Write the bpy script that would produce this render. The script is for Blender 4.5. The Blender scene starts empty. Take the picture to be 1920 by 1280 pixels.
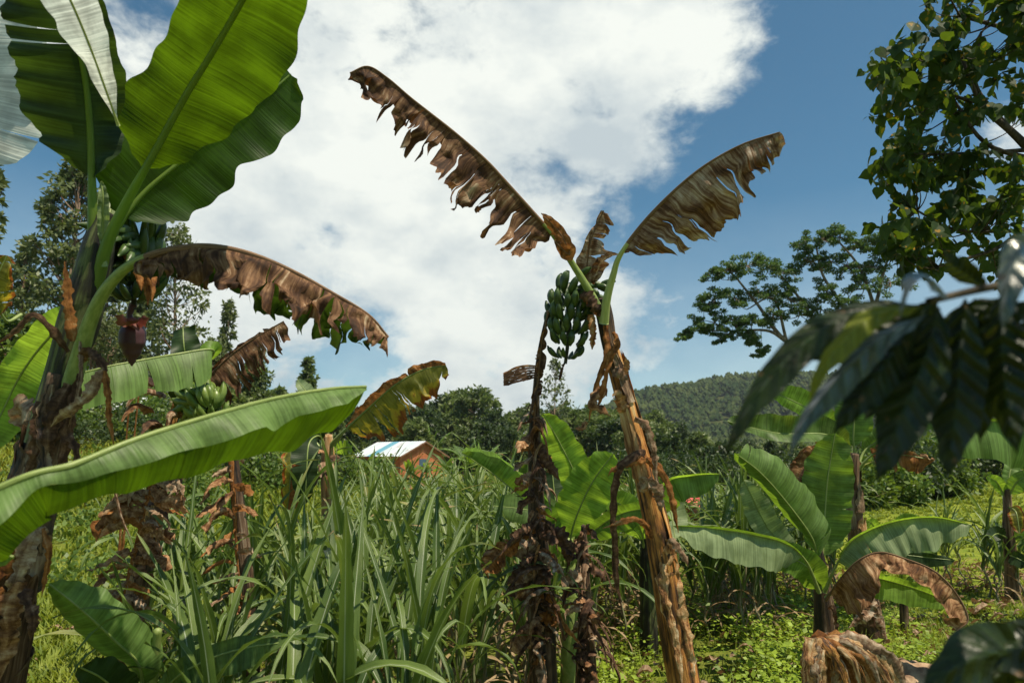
import bpy, math, random
from mathutils import Vector, Matrix, noise
V = Vector
rnd = random.Random(7)
scene = bpy.context.scene
col = scene.collection

# ------------------------------------------------------------------ camera
PITCH = math.radians(9.75); FPX = 1280.0
CAM = V((0, 0, 1.6))
cd = bpy.data.cameras.new('camera'); cam = bpy.data.objects.new('camera', cd); col.objects.link(cam)
cam.location = CAM; cam.rotation_euler = (math.pi/2 + PITCH, 0, 0)
cd.lens = 24; cd.sensor_width = 36; cd.clip_start = 0.05; cd.clip_end = 6000
cd.dof.use_dof = True; cd.dof.focus_distance = 4.5; cd.dof.aperture_fstop = 3.8
scene.camera = cam
FW = V((0, math.cos(PITCH), math.sin(PITCH))); UP = V((0, -math.sin(PITCH), math.cos(PITCH)))

def P(px, py, d):
    return CAM + (FW + V(((px-960)/FPX, 0, 0)) + UP*((640-py)/FPX))*d

# ------------------------------------------------------------------ sun and sky
SUN = V((0.34, -0.26, 0.90)).normalized()
sd = bpy.data.lights.new('sun', 'SUN'); so = bpy.data.objects.new('sun', sd); col.objects.link(so)
sd.energy = 5.0; sd.angle = math.radians(0.5); sd.color = (1.0, 0.89, 0.70)
so.rotation_euler = SUN.to_track_quat('Z', 'Y').to_euler(); so.location = (8, -6, 20)
world = bpy.data.worlds.new('World'); scene.world = world; world.use_nodes = True
vs = scene.view_settings
vs.view_transform = 'Standard'; vs.look = 'None'; vs.exposure = 0.42; vs.gamma = 1; vs.use_curve_mapping = False

def build_sky():
    nt = world.node_tree; N = nt.nodes; L = nt.links; N.clear()
    out = N.new('ShaderNodeOutputWorld'); bg = N.new('ShaderNodeBackground'); bg.inputs[1].default_value = 0.070
    sky = N.new('ShaderNodeTexSky'); sky.sky_type = 'NISHITA'; sky.sun_disc = False
    sky.sun_elevation = math.asin(SUN.z); sky.sun_rotation = math.atan2(SUN.x, SUN.y)
    sky.air_density = 1.0; sky.dust_density = 1.3; sky.ozone_density = 1.6; sky.altitude = 1500
    tc = N.new('ShaderNodeTexCoord')
    def math_(op, a, b=None, c=None):
        m = N.new('ShaderNodeMath'); m.operation = op
        for i, x in enumerate((a, b, c)):
            if x is None: continue
            if isinstance(x, (int, float)): m.inputs[i].default_value = x
            else: L.new(x, m.inputs[i])
        return m.outputs[0]
    def blob(px, py, r0, r1, w):
        d = (P(px, py, 1)-CAM).normalized()
        vm = N.new('ShaderNodeVectorMath'); vm.operation = 'DISTANCE'
        L.new(tc.outputs['Generated'], vm.inputs[0]); vm.inputs[1].default_value = d
        mr = N.new('ShaderNodeMapRange'); mr.interpolation_type = 'SMOOTHSTEP'
        L.new(vm.outputs['Value'], mr.inputs[0])
        mr.inputs[1].default_value = r0/FPX; mr.inputs[2].default_value = r1/FPX
        mr.inputs[3].default_value = w; mr.inputs[4].default_value = 0
        return mr.outputs[0]
    def nz(scale, detail, rough, off, dist=0.0):
        mp = N.new('ShaderNodeMapping'); mp.inputs['Location'].default_value = off
        mp.inputs['Scale'].default_value = (1, 1, 1.6)
        L.new(tc.outputs['Generated'], mp.inputs[0])
        n = N.new('ShaderNodeTexNoise'); n.inputs['Scale'].default_value = scale
        n.inputs['Detail'].default_value = detail; n.inputs['Roughness'].default_value = rough
        n.inputs['Distortion'].default_value = dist
        L.new(mp.outputs[0], n.inputs['Vector']); return n.outputs[0]
    f = math_('ADD', math_('MULTIPLY', nz(3.4, 13, 0.60, (3.1, 1.7, 0.4), 0.15), 3.2), -.62)
    f = math_('ADD', f, math_('MULTIPLY', math_('SUBTRACT', nz(15, 10, 0.65, (5.1, .7, 2.4), .3), .5), 1.5))
    for b in ((560, 60, 60, 200, .45), (1380, 90, 30, 130, .42), (1330, 190, 20, 100, .3), (640, 160, 250, 760, .60), (1080, 90, 150, 420, .50), (1290, 60, 60, 190, .38), (1240, 240, 50, 170, .32), (820, 560, 150, 460, .42), (1190, 640, 40, 150, .45),
              (420, 560, 60, 300, .25), (1010, 330, 30, 90, -.5), (590, 500, 30, 130, -.55), (1180, 430, 30, 110, -.50), (540, 470, 10, 50, -.3), (450, 400, 60, 200, .3), (800, 330, 80, 250, .3), (900, 640, 60, 260, .25),
              (700, 640, 20, 120, -.55), (60, 300, 60, 260, -.35), (1600, 300, 200, 420, -.45), (1900, 265, 10, 70, .75), (1260, 535, 10, 60, .35), (1165, 400, 5, 40, .35),
              (0, 60, 60, 220, .3), (1450, 120, 30, 110, -.15)):
        f = math_('ADD', f, blob(*b))
    mr = N.new('ShaderNodeMapRange'); mr.interpolation_type = 'SMOOTHSTEP'; L.new(f, mr.inputs[0])
    mr.inputs[1].default_value = .98; mr.inputs[2].default_value = 1.85
    mask = mr.outputs[0]
    sep = N.new('ShaderNodeSeparateXYZ'); L.new(tc.outputs['Generated'], sep.inputs[0])
    hz = N.new('ShaderNodeMapRange'); L.new(sep.outputs['Z'], hz.inputs[0])   # thin milky veil near the horizon
    hz.inputs[1].default_value = 0.0; hz.inputs[2].default_value = 0.35; hz.inputs[3].default_value = 0.50; hz.inputs[4].default_value = 0.0
    mask = math_('MAXIMUM', mask, hz.outputs[0])
    sh = nz(2.6, 8, 0.55, (7.3, 2.2, 5.0)); sh2 = nz(9, 8, 0.6, (1.3, 4.2, 2.0))
    s = math_('ADD', math_('MULTIPLY', sh, 0.75), math_('MULTIPLY', sh2, 0.35))
    cr = N.new('ShaderNodeValToRGB'); L.new(s, cr.inputs[0])
    cr.color_ramp.elements[0].position = 0.44; cr.color_ramp.elements[0].color = (5.6, 6.3, 7.2, 1)
    cr.color_ramp.elements[1].position = 0.62; cr.color_ramp.elements[1].color = (8.6, 8.8, 8.5, 1)
    cr.color_ramp.elements[0].color = (0.50, 0.57, 0.60, 1); cr.color_ramp.elements[1].color = (0.86, 0.89, 0.83, 1)
    sc = N.new('ShaderNodeVectorMath'); sc.operation = 'SCALE'; L.new(cr.outputs[0], sc.inputs[0]); sc.inputs['Scale'].default_value = 11.9
    hsv = N.new('ShaderNodeHueSaturation'); L.new(sky.outputs[0], hsv.inputs['Color'])
    hsv.inputs['Saturation'].default_value = 1.05; hsv.inputs['Value'].default_value = 1.0
    tint = N.new('ShaderNodeMix'); tint.data_type = 'RGBA'; tint.blend_type = 'MULTIPLY'; tint.inputs[0].default_value = 1
    L.new(hsv.outputs[0], tint.inputs[6]); tint.inputs[7].default_value = (.60, 1.14, 1.12, 1)
    mx = N.new('ShaderNodeMix'); mx.data_type = 'RGBA'
    L.new(mask, mx.inputs[0]); L.new(tint.outputs[2], mx.inputs[6]); L.new(sc.outputs[0], mx.inputs[7])
    L.new(mx.outputs[2], bg.inputs[0]); L.new(bg.outputs[0], out.inputs[0])
build_sky()

# ------------------------------------------------------------------ terrain height
def sstep(a, b, x):
    t = max(0, min(1, (x-a)/(b-a))) if b != a else 0
    return t*t*(3-2*t)
def H(x, y):
    r = x/max(y, 5.0)
    z = 0.0
    z += sstep(-0.14, -0.45, r) * min(3.6, max(0, (y-10))*0.135)
    z += 0.05*noise.noise(V((x*0.4, y*0.4, 0))) + 0.25*noise.noise(V((x*0.06, y*0.06, 3)))*sstep(10, 40, y)
    z += sstep(0.38, 0.75, r)*sstep(9, 38, y)*1.0
    return z
def G(px, py):
    """point of the ground seen in this direction"""
    d = (FW + V(((px-960)/FPX, 0, 0)) + UP*((640-py)/FPX))
    t = 1.0
    while t < 200:
        p = CAM + d*t
        if p.z <= H(p.x, p.y): return V((p.x, p.y, H(p.x, p.y)))
        t += 0.1 if t < 40 else 0.5
    return CAM + d*60

# ------------------------------------------------------------------ mesh helpers
class MB:
    def __init__(s): s.v = []; s.f = []; s.uv = []; s.m = []
    def vert(s, p, uv=(0, 0)): s.v.append(tuple(p)); s.uv.append(uv); return len(s.v)-1
    def face(s, *i, m=0): s.f.append(i); s.m.append(m)
    def grid(s, rows, uvs=None, close=False, m=0):
        base = len(s.v); n = len(rows[0])
        for i, r in enumerate(rows):
            for j, p in enumerate(r):
                s.vert(p, uvs[i][j] if uvs else (i/len(rows), j/n))
        for i in range(len(rows)-1):
            for j in range(n if close else n-1):
                k = (j+1) % n
                s.f.append((base+i*n+j, base+(i+1)*n+j, base+(i+1)*n+k, base+i*n+k)); s.m.append(m)
    def build(s, name, mats, parent=None, smooth=True, origin=None):
        me = bpy.data.meshes.new(name)
        o3 = origin if origin is not None else V((0, 0, 0))
        vv = [(a[0]-o3.x, a[1]-o3.y, a[2]-o3.z) for a in s.v] if origin is not None else s.v
        me.from_pydata(vv, [], s.f)
        uvl = me.uv_layers.new(name='UVMap')
        loops = [0]*len(me.loops); me.loops.foreach_get('vertex_index', loops)
        flat = []
        for i in loops: flat.extend(s.uv[i])
        uvl.data.foreach_set('uv', flat)
        if not isinstance(mats, (list, tuple)): mats = [mats]
        for m in mats: me.materials.append(m)
        me.polygons.foreach_set('material_index', s.m)
        me.polygons.foreach_set('use_smooth', [smooth]*len(s.f))
        me.update()
        o = bpy.data.objects.new(name, me); col.objects.link(o)
        if origin is not None: o.location = o3
        if parent is not None:
            o.parent = parent
            pw = Matrix.Translation(world_loc(parent))
            o.matrix_parent_inverse = pw.inverted()
        return o
def world_loc(o):
    p = V(o.location); 
    if o.parent is not None: 
        p = p + world_loc(o.parent) + o.matrix_parent_inverse.translation
    return p
def tag(o, label=None, cat=None, group=None, kind=None):
    if label: o['label'] = label
    if cat: o['category'] = cat
    if group: o['group'] = group
    if kind: o['kind'] = kind
    return o
def thing(name, label, cat, loc, group=None):
    o = bpy.data.objects.new(name, None); col.objects.link(o); o.location = loc; o.empty_display_size = 0.1
    return tag(o, label, cat, group)

def catmull(pts, n):
    """points and arclength resampled evenly; pts = list of tuples (any length)"""
    k = len(pts[0]); Q = [pts[0]] + list(pts) + [pts[-1]]
    if len(pts) == 2: dense = [tuple(pts[0][c]+(pts[1][c]-pts[0][c])*i/50 for c in range(k)) for i in range(51)]
    else:
        dense = []
        Q[0] = tuple(2*pts[0][c]-pts[1][c] for c in range(k)); Q[-1] = tuple(2*pts[-1][c]-pts[-2][c] for c in range(k))
        for i in range(1, len(Q)-2):
            a, b, c_, d = Q[i-1], Q[i], Q[i+1], Q[i+2]
            for s in range(24):
                t = s/24
                dense.append(tuple(0.5*((2*b[c])+(-a[c]+c_[c])*t+(2*a[c]-5*b[c]+4*c_[c]-d[c])*t*t+(-a[c]+3*b[c]-3*c_[c]+d[c])*t**3) for c in range(k)))
        dense.append(tuple(pts[-1]))
    L = [0]
    for i in range(1, len(dense)): L.append(L[-1] + math.dist(dense[i][:3], dense[i-1][:3]))
    out = []; j = 0
    for i in range(n+1):
        s = L[-1]*i/n
        while j < len(L)-2 and L[j+1] < s: j += 1
        t = (s-L[j])/max(1e-9, L[j+1]-L[j])
        out.append(tuple(dense[j][c]+(dense[j+1][c]-dense[j][c])*t for c in range(k)))
    return out, L[-1]
def pxcurve(pts, n):
    w = [tuple(P(*p[:3])) + tuple(p[3:]) for p in pts]
    return catmull(w, n)
def frames(C):
    T = []
    for i in range(len(C)):
        a = C[max(0, i-1)]; b = C[min(len(C)-1, i+1)]; T.append((b-a).normalized())
    return T
def tube(mb, C, R, seg=8, m=0, rough=0.0, flat=1.0, cap=True, vscale=1.0, seed=0):
    T = frames(C); up = V((0, 0, 1)) if abs(T[0].z) < .9 else V((0, 1, 0))
    X = T[0].cross(up).normalized(); rows = []; uvs = []; s = 0
    for i, c in enumerate(C):
        X = (X - T[i]*X.dot(T[i])).normalized(); Y = T[i].cross(X)
        if i: s += (c-C[i-1]).length
        row = []
        for j in range(seg+1):
            a = 2*math.pi*(j % seg)/seg
            rr = R[i]*(1 + (rough*noise.noise(V((math.cos(a)*1.3, math.sin(a)*1.3, s*3+seed))) if rough else 0))
            row.append(c + X*math.cos(a)*rr + Y*math.sin(a)*rr*flat)
        rows.append(row); uvs.append([(j/seg, s*vscale) for j in range(seg+1)])
    mb.grid(rows, uvs, m=m)
    if cap:
        n = len(C); b = len(mb.v)-(seg+1)*n
        for e, st in ((0, b), (-1, b+(n-1)*(seg+1))):
            if R[e] > 0.004:
                c = mb.vert(C[e], (0.5, uvs[e][0][1]))
                for j in range(seg):
                    mb.face(*((st+j, st+j+1, c) if e else (st+j+1, st+j, c)), m=m)
    return X

# ------------------------------------------------------------------ materials
def newmat(name):
    m = bpy.data.materials.new(name); m.use_nodes = True; nt = m.node_tree; nt.nodes.clear(); return m, nt
class NT:
    def __init__(s, nt): s.nt = nt; s.N = nt.nodes; s.L = nt.links
    def link(s, a, b):
        if isinstance(a, (int, float)): b.default_value = a
        elif isinstance(a, (tuple, list)): b.default_value = tuple(a) + ((1,) if len(a) == 3 and len(b.default_value) == 4 else ())
        else: s.L.new(a, b)
    def math(s, op, a, b=0.0, clamp=False):
        m = s.N.new('ShaderNodeMath'); m.operation = op; m.use_clamp = clamp; s.link(a, m.inputs[0]); s.link(b, m.inputs[1]); return m.outputs[0]
    def mix(s, f, a, b, t='MIX'):
        m = s.N.new('ShaderNodeMix'); m.data_type = 'RGBA'; m.blend_type = t; s.link(f, m.inputs[0]); s.link(a, m.inputs[6]); s.link(b, m.inputs[7]); return m.outputs[2]
    def uv(s): 
        n = s.N.new('ShaderNodeUVMap'); n.uv_map = 'UVMap'; return n.outputs[0]
    def obj(s): return s.N.new('ShaderNodeNewGeometry').outputs['Position']
    def map(s, vec, scale, loc=(0, 0, 0)):
        n = s.N.new('ShaderNodeMapping'); s.L.new(vec, n.inputs[0]); n.inputs['Scale'].default_value = scale; n.inputs['Location'].default_value = loc; return n.outputs[0]
    def noise(s, vec, scale=1.0, detail=4, rough=.55, dist=0):
        n = s.N.new('ShaderNodeTexNoise'); s.L.new(vec, n.inputs['Vector']); n.inputs['Scale'].default_value = scale
        n.inputs['Detail'].default_value = detail; n.inputs['Roughness'].default_value = rough; n.inputs['Distortion'].default_value = dist; return n.outputs[0]
    def ramp(s, f, stops, interp='LINEAR'):
        n = s.N.new('ShaderNodeValToRGB'); s.link(f, n.inputs[0]); r = n.color_ramp; r.interpolation = interp
        while len(r.elements) < len(stops): r.elements.new(0.5)
        for e, (p, c) in zip(r.elements, stops):
            e.position = p; e.color = (c if isinstance(c, tuple) else (c, c, c)) + (1,)
        return n.outputs[0]
    def rng(s, f, a, b, c=0, d=1, smooth=True):
        n = s.N.new('ShaderNodeMapRange'); n.interpolation_type = 'SMOOTHSTEP' if smooth else 'LINEAR'; s.link(f, n.inputs[0])
        for i, x in enumerate((a, b, c, d)): n.inputs[i+1].default_value = x
        return n.outputs[0]
    def sep(s, vec):
        n = s.N.new('ShaderNodeSeparateXYZ'); s.L.new(vec, n.inputs[0]); return n.outputs
    def bump(s, h, strength=.3, dist=.01):
        n = s.N.new('ShaderNodeBump'); s.L.new(h, n.inputs['Height']); n.inputs['Strength'].default_value = strength; n.inputs['Distance'].default_value = dist; return n.outputs[0]
    def finish(s, base, rough=.5, spec=.5, bump=None, transl=0, tcol=None, metal=0):
        p = s.N.new('ShaderNodeBsdfPrincipled'); s.link(base, p.inputs['Base Color']); s.link(rough, p.inputs['Roughness'])
        s.link(spec, p.inputs['Specular IOR Level']); s.link(metal, p.inputs['Metallic'])
        if bump is not None: s.L.new(bump, p.inputs['Normal'])
        out = s.N.new('ShaderNodeOutputMaterial'); res = p.outputs[0]
        if transl:
            t = s.N.new('ShaderNodeBsdfTranslucent'); s.link(tcol if tcol is not None else base, t.inputs['Color'])
            if bump is not None: s.L.new(bump, t.inputs['Normal'])
            m = s.N.new('ShaderNodeMixShader'); s.link(transl, m.inputs[0]); s.L.new(res, m.inputs[1]); s.L.new(t.outputs[0], m.inputs[2]); res = m.outputs[0]
        s.L.new(res, out.inputs[0])

def leaf_mat(name, top, under, trans, tr=.4, edge=0.0, rough=.48, vein=70, dead=(0.16, 0.075, 0.03), patch=0.0, gloss=.28):
    """living banana blade: uv.x metres along, uv.y 0 at midrib to 1 at the margin"""
    m, nt = newmat(name); n = NT(nt); uv = n.uv(); x, y, _ = n.sep(uv)
    geo = n.N.new('ShaderNodeNewGeometry')
    big = n.noise(n.map(uv, (7, 1.2, 1)), 1.0, 4)
    fine = n.noise(n.map(uv, (vein, .35, 1)), 1.0, 2, .7)
    fac = n.math('ADD', n.math('MULTIPLY', big, .55), n.math('MULTIPLY', fine, .45))
    k = n.rng(fac, .36, .64, .40, 1.35)
    base = n.mix(geo.outputs['Backfacing'], top, under)
    base = n.mix(1.0, base, n.ramp(k, ((0, 0.0), (1, 1.0))), 'MULTIPLY') if False else n.mix(n.math('SUBTRACT', 1.35, k, True), base, tuple(c*.45 for c in top))
    tcol = n.mix(n.math('SUBTRACT', 1.35, k, True), trans, tuple(c*.40 for c in trans))
    rib = n.rng(y, 0.0, .035, 1, 0)
    base = n.mix(rib, base, (.30, .36, .12))
    if edge or patch:
        nn = n.noise(n.map(uv, (9, 2.0, 1), (3.3, 1.1, 0)), 1.0, 6, .65)
        e = n.math('ADD', n.math('MULTIPLY', y, edge), n.math('MULTIPLY', nn, .9))
        em = n.rng(e, 1.0-patch, 1.12-patch, 0, 1)
        ey = n.rng(e, .88-patch, 1.0-patch, 0, 1)
        dcol = n.mix(n.rng(n.noise(n.map(uv, (40, 3, 1)), 1, 3), .35, .65), dead, (.035, .018, .010))
        base = n.mix(ey, base, (.34, .27, .03)); tcol = n.mix(ey, tcol, (.62, .42, .03))
        base = n.mix(em, base, dcol); tcol = n.mix(em, tcol, (.30, .10, .02))
    h = n.noise(n.map(uv, (vein*1.6, .15, 1)), 1.0, 1)
    b = n.bump(h, .35, .006)
    n.finish(base, rough, gloss, b, tr, tcol)
    return m
def dead_mat(name, cols, tr=.18, green=0.0, seed=0.0, gcol=(.07, .09, .035)):
    m, nt = newmat(name); n = NT(nt); uv = n.uv(); x, y, _ = n.sep(uv)
    a = n.noise(n.map(uv, (55, 1.0, 1), (seed, 0, 0)), 1.0, 6, .7)
    b_ = n.noise(n.map(uv, (7, 2.2, 1), (seed, 5, 0)), 1.0, 5, .6, .4)
    f = n.math('ADD', n.math('MULTIPLY', a, .55), n.math('MULTIPLY', b_, .45))
    base = n.ramp(f, ((.38, cols[0]), (.47, cols[1]), (.55, cols[2]), (.64, cols[3])))
    if green:
        g = n.noise(n.map(uv, (5, .7, 1), (seed+2, 9, 0)), 1.0, 3)
        gm = n.rng(g, .58-green*.25, .64-green*.25)
        base = n.mix(gm, base, gcol)
    h = n.noise(n.map(uv, (90, 6, 1)), 1.0, 4, .7)
    n.finish(base, .75, .25, n.bump(h, .6, .006), tr, n.mix(.5, base, (.35, .14, .04)))
    return m
def stem_mat(name, cols, seed=0.0):
    m, nt = newmat(name); n = NT(nt); uv = n.uv(); pos = n.obj()
    a = n.noise(n.map(uv, (16, 1.6, 1), (seed, 0, 0)), 1.0, 7, .65, .4)
    b_ = n.noise(n.map(uv, (3, 2.2, 1), (seed, 3, 0)), 1.0, 5, .6, .6)
    f = n.math('ADD', n.math('MULTIPLY', a, .5), n.math('MULTIPLY', b_, .5))
    base = n.ramp(f, tuple(zip((.40, .455, .51, .56, .62), cols)))
    h = n.math('ADD', n.noise(n.map(uv, (60, 3, 1)), 1.0, 5, .7), n.math('MULTIPLY', n.noise(n.map(uv, (10, 5, 1)), 1, 4), .8))
    n.finish(base, n.rng(a, .3, .7, .45, .8), .35, n.bump(h, .8, .012))
    return m

M = {}
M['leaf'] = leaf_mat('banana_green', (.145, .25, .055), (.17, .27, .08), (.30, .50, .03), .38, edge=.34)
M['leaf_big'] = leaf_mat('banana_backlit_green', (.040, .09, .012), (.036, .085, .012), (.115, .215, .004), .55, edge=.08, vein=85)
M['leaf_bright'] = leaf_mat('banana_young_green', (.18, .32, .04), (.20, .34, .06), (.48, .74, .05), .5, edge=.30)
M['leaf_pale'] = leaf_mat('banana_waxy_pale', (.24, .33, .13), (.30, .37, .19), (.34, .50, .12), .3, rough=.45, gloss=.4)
M['leaf_white'] = leaf_mat('banana_glare_white', (.88, .9, .85), (.82, .85, .80), (.86, .92, .82), .75, rough=.4, gloss=.6)  # sun glare put into the colour as near-white
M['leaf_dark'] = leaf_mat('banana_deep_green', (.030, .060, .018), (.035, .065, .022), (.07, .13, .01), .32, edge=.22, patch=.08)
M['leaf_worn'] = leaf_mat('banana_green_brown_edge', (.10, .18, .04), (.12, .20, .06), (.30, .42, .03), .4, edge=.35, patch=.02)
M['leaf_orange'] = leaf_mat('banana_yellow_orange', (.14, .16, .02), (.14, .15, .03), (.45, .38, .03), .45, edge=.65, patch=.14, dead=(.42, .11, .012))
DK, BR, TN, PL = (.030, .014, .007), (.17, .075, .030), (.38, .21, .10), (.60, .42, .25)
M['dead'] = dead_mat('dry_brown_blade', (DK, BR, TN, PL))
M['dead_green'] = dead_mat('dry_brown_green_blade', (DK, BR, TN, PL), green=.75, seed=4)
M['dead_grey'] = dead_mat('dry_silver_blade', ((.030, .015, .008), (.16, .080, .040), (.42, .30, .20), (.72, .63, .52)), seed=9, gcol=(.16, .17, .11))
M['dead_dark'] = dead_mat('dry_dark_blade', ((.016, .009, .006), (.055, .028, .016), (.14, .075, .042), (.30, .19, .12)), seed=2)
M['dead_char'] = dead_mat('dry_charred_blade', ((.014, .008, .005), (.065, .028, .013), (.22, .115, .055), (.56, .42, .28)), seed=15)
M['dead_pale'] = dead_mat('dry_pale_sheath', ((.05, .03, .018), (.22, .13, .075), (.40, .29, .19), (.58, .48, .36)), seed=11)
M['dead_rust'] = dead_mat('dry_rust_blade', ((.06, .02, .008), (.22, .085, .02), (.38, .16, .045), (.50, .33, .16)), .3, seed=6)
M['trunk_orange'] = stem_mat('dry_sheath_orange', ((.012, .007, .005), (.10, .045, .02), (.46, .19, .045), (.64, .33, .10), (.68, .47, .22)))
M['trunk_dark'] = stem_mat('dry_sheath_dark', ((.012, .010, .010), (.035, .024, .018), (.10, .055, .030), (.20, .13, .08), (.34, .27, .19)), 5)
M['trunk_green'] = stem_mat('green_sheath_blotched', ((.010, .008, .010), (.018, .016, .012), (.035, .035, .018), (.10, .12, .035), (.17, .19, .08)), 9)
M['trunk_brown'] = stem_mat('sheath_brown', ((.02, .012, .008), (.09, .05, .03), (.20, .12, .07), (.31, .21, .13), (.42, .33, .23)), 13)
M['trunk_tan'] = stem_mat('sheath_tan', ((.05, .02, .01), (.28, .12, .04), (.50, .28, .12), (.62, .42, .23), (.66, .55, .38)), 17)

def plain(name, a, b, scale=6, rough=.5, spec=.4, transl=0, tcol=None, stretch=(1, 1, 1), bumpd=.004, src='pos', bs=.3):
    m, nt = newmat(name); n = NT(nt); vec = n.obj() if src == 'pos' else n.uv()
    f = n.noise(n.map(vec, stretch), scale, 5, .6)
    base = n.mix(n.rng(f, .35, .65), a, b)
    n.finish(base, rough, spec, n.bump(n.noise(n.map(vec, stretch), scale*5, 4), bs, bumpd), transl, tcol)
    return m
M['petiole'] = plain('petiole_green', (.16, .22, .05), (.27, .33, .10), 9, .4, .5, src='uv', stretch=(1, 2, 1))
M['petiole_pale'] = plain('petiole_yellow_green', (.30, .36, .10), (.42, .46, .18), 5, .4, .5, src='uv', stretch=(2, 2, 1))
M['petiole_backlit'] = plain('petiole_bright', (.15, .24, .035), (.20, .30, .05), 5, .4, .5, .4, (.3, .5, .05), src='uv', stretch=(2, 2, 1))
M['petiole_dead'] = plain('petiole_dry', (.10, .055, .03), (.26, .16, .09), 12, .75, .2, src='uv', stretch=(3, 1, 1))
M['banana'] = plain('green_banana_skin', (.025, .05, .012), (.055, .10, .022), 14, .42, .5)
M['banana_bright'] = plain('yellow_green_banana_skin', (.07, .12, .02), (.15, .21, .04), 14, .4, .5)
M['banana_tip'] = plain('banana_tip', (.015, .01, .008), (.03, .02, .015), 20, .8, .2)
M['peduncle'] = plain('stalk_dark', (.02, .022, .012), (.05, .055, .025), 20, .7, .3)
M['bud'] = plain('bud_maroon', (.028, .014, .018), (.085, .036, .045), 7, .5, .35, stretch=(1, 1, .3))
M['bract'] = plain('bract_pink', (.10, .03, .03), (.26, .12, .09), 10, .5, .4, .12, (.5, .1, .08))
M['wood'] = plain('bark_grey', (.10, .075, .055), (.24, .19, .14), 5, .85, .15, stretch=(3, 3, .6), bumpd=.02)
M['wood_dark'] = plain('bark_dark', (.035, .028, .02), (.10, .08, .055), 8, .85, .15, stretch=(3, 3, .6))
M['wood_red'] = plain('bark_eucalyptus', (.16, .085, .05), (.34, .25, .18), 2, .8, .15, stretch=(2, 2, .3), bumpd=.02)

def foliage(name, a, b, tcol, tr=.3, scale=1.2, rough=.5, y=None, spec=.4):
    m, nt = newmat(name); n = NT(nt); pos = n.obj()
    f = n.math('ADD', n.math('MULTIPLY', n.noise(pos, scale, 3), .5), n.math('MULTIPLY', n.noise(pos, scale*9, 2), .5))
    base = n.mix(n.rng(f, .38, .62), a, b)
    if y is not None:
        yy = n.noise(pos, scale*14, 1); base = n.mix(n.rng(yy, .66, .70), base, y)
    n.finish(base, rough, spec, None, tr, n.mix(.6, base, tcol)); return m
M['f_euc'] = foliage('eucalyptus_leaves', (.065, .092, .035), (.16, .19, .075), (.22, .28, .05), .32, .6, .5)
M['f_euc_far'] = foliage('eucalyptus_leaves_far', (.060, .090, .025), (.16, .20, .055), (.2, .3, .04), .3, .25)
M['f_dark'] = foliage('dark_tree_leaves', (.022, .042, .014), (.055, .085, .025), (.12, .2, .02), .25, .5)
M['f_umbrella'] = foliage('feathery_leaves', (.040, .085, .025), (.085, .15, .040), (.18, .30, .03), .35, .5)
M['f_heart'] = foliage('heart_leaves', (.014, .030, .009), (.036, .068, .014), (.26, .40, .015), .27, 1.2, .6, (.30, .16, .01), .15)
M['f_bush'] = foliage('bush_leaves', (.05, .095, .015), (.13, .20, .03), (.3, .42, .03), .3, .8)
M['f_herb'] = foliage('herb_leaves', (.12, .19, .016), (.31, .42, .04), (.42, .56, .04), .35, 1.1, .5)
M['f_grass'] = foliage('meadow_blades', (.10, .155, .012), (.25, .29, .03), (.40, .45, .03), .35, .5, .55)
M['f_forest'] = foliage('hill_forest_canopy', (.024, .048, .012), (.075, .098, .026), (.12, .20, .03), .15, .02, .9, None, .15)
M['f_forest_near'] = foliage('valley_forest_canopy', (.04, .065, .018), (.10, .125, .03), (.18, .25, .03), .2, .05, .8)
def glossy_leaf(name, a, b, tcol, tr):
    m, nt = newmat(name); n = NT(nt); uv = n.uv(); x, y, _ = n.sep(uv); pos = n.obj()
    vein = n.math('FRACT', n.math('ADD', n.math('MULTIPLY', x, 9.0), n.math('MULTIPLY', y, -.9)))
    vl = n.rng(n.math('ABSOLUTE', n.math('SUBTRACT', vein, .5)), .0, .10, 1, 0)
    rib = n.rng(y, .02, .07, 1, 0); lines = n.math('MAXIMUM', vl, rib)
    base = n.mix(n.rng(n.noise(pos, 22, 5, .6), .38, .66), a, b)
    base = n.mix(n.math('MULTIPLY', lines, .5), base, tuple(c*2.2 for c in b))
    spots = n.rng(n.noise(pos, 60, 3), .66, .70); base = n.mix(spots, base, (.10, .055, .02))
    h = n.math('ADD', n.math('MULTIPLY', n.math('ABSOLUTE', n.math('SUBTRACT', vein, .5)), 1.6), n.math('MULTIPLY', n.noise(pos, 140, 3), .35))
    n.finish(base, n.rng(n.noise(pos, 30, 3), .3, .7, .28, .55), .32, n.bump(h, .8, .006), tr, tcol); return m
M['coffee_lit'] = glossy_leaf('sunlit_shrub_leaf', (.10, .13, .012), (.20, .22, .03), (.5, .5, .03), .4)  # sunlight on one leaf painted as a yellow-green copy
M['coffee_gloss'] = glossy_leaf('sky_glint_shrub_leaf', (.03, .05, .02), (.07, .09, .05), (.14, .19, .01), .08)  # paler, glossier copy: sky highlights put into the colour of a few leaves
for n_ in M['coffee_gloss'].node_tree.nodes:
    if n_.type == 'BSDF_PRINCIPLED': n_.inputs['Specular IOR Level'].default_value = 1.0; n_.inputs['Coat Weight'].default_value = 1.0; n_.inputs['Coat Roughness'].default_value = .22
M['coffee'] = glossy_leaf('glossy_shrub_leaf', (.006, .012, .003), (.014, .026, .005), (.14, .19, .01), .10)

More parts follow.
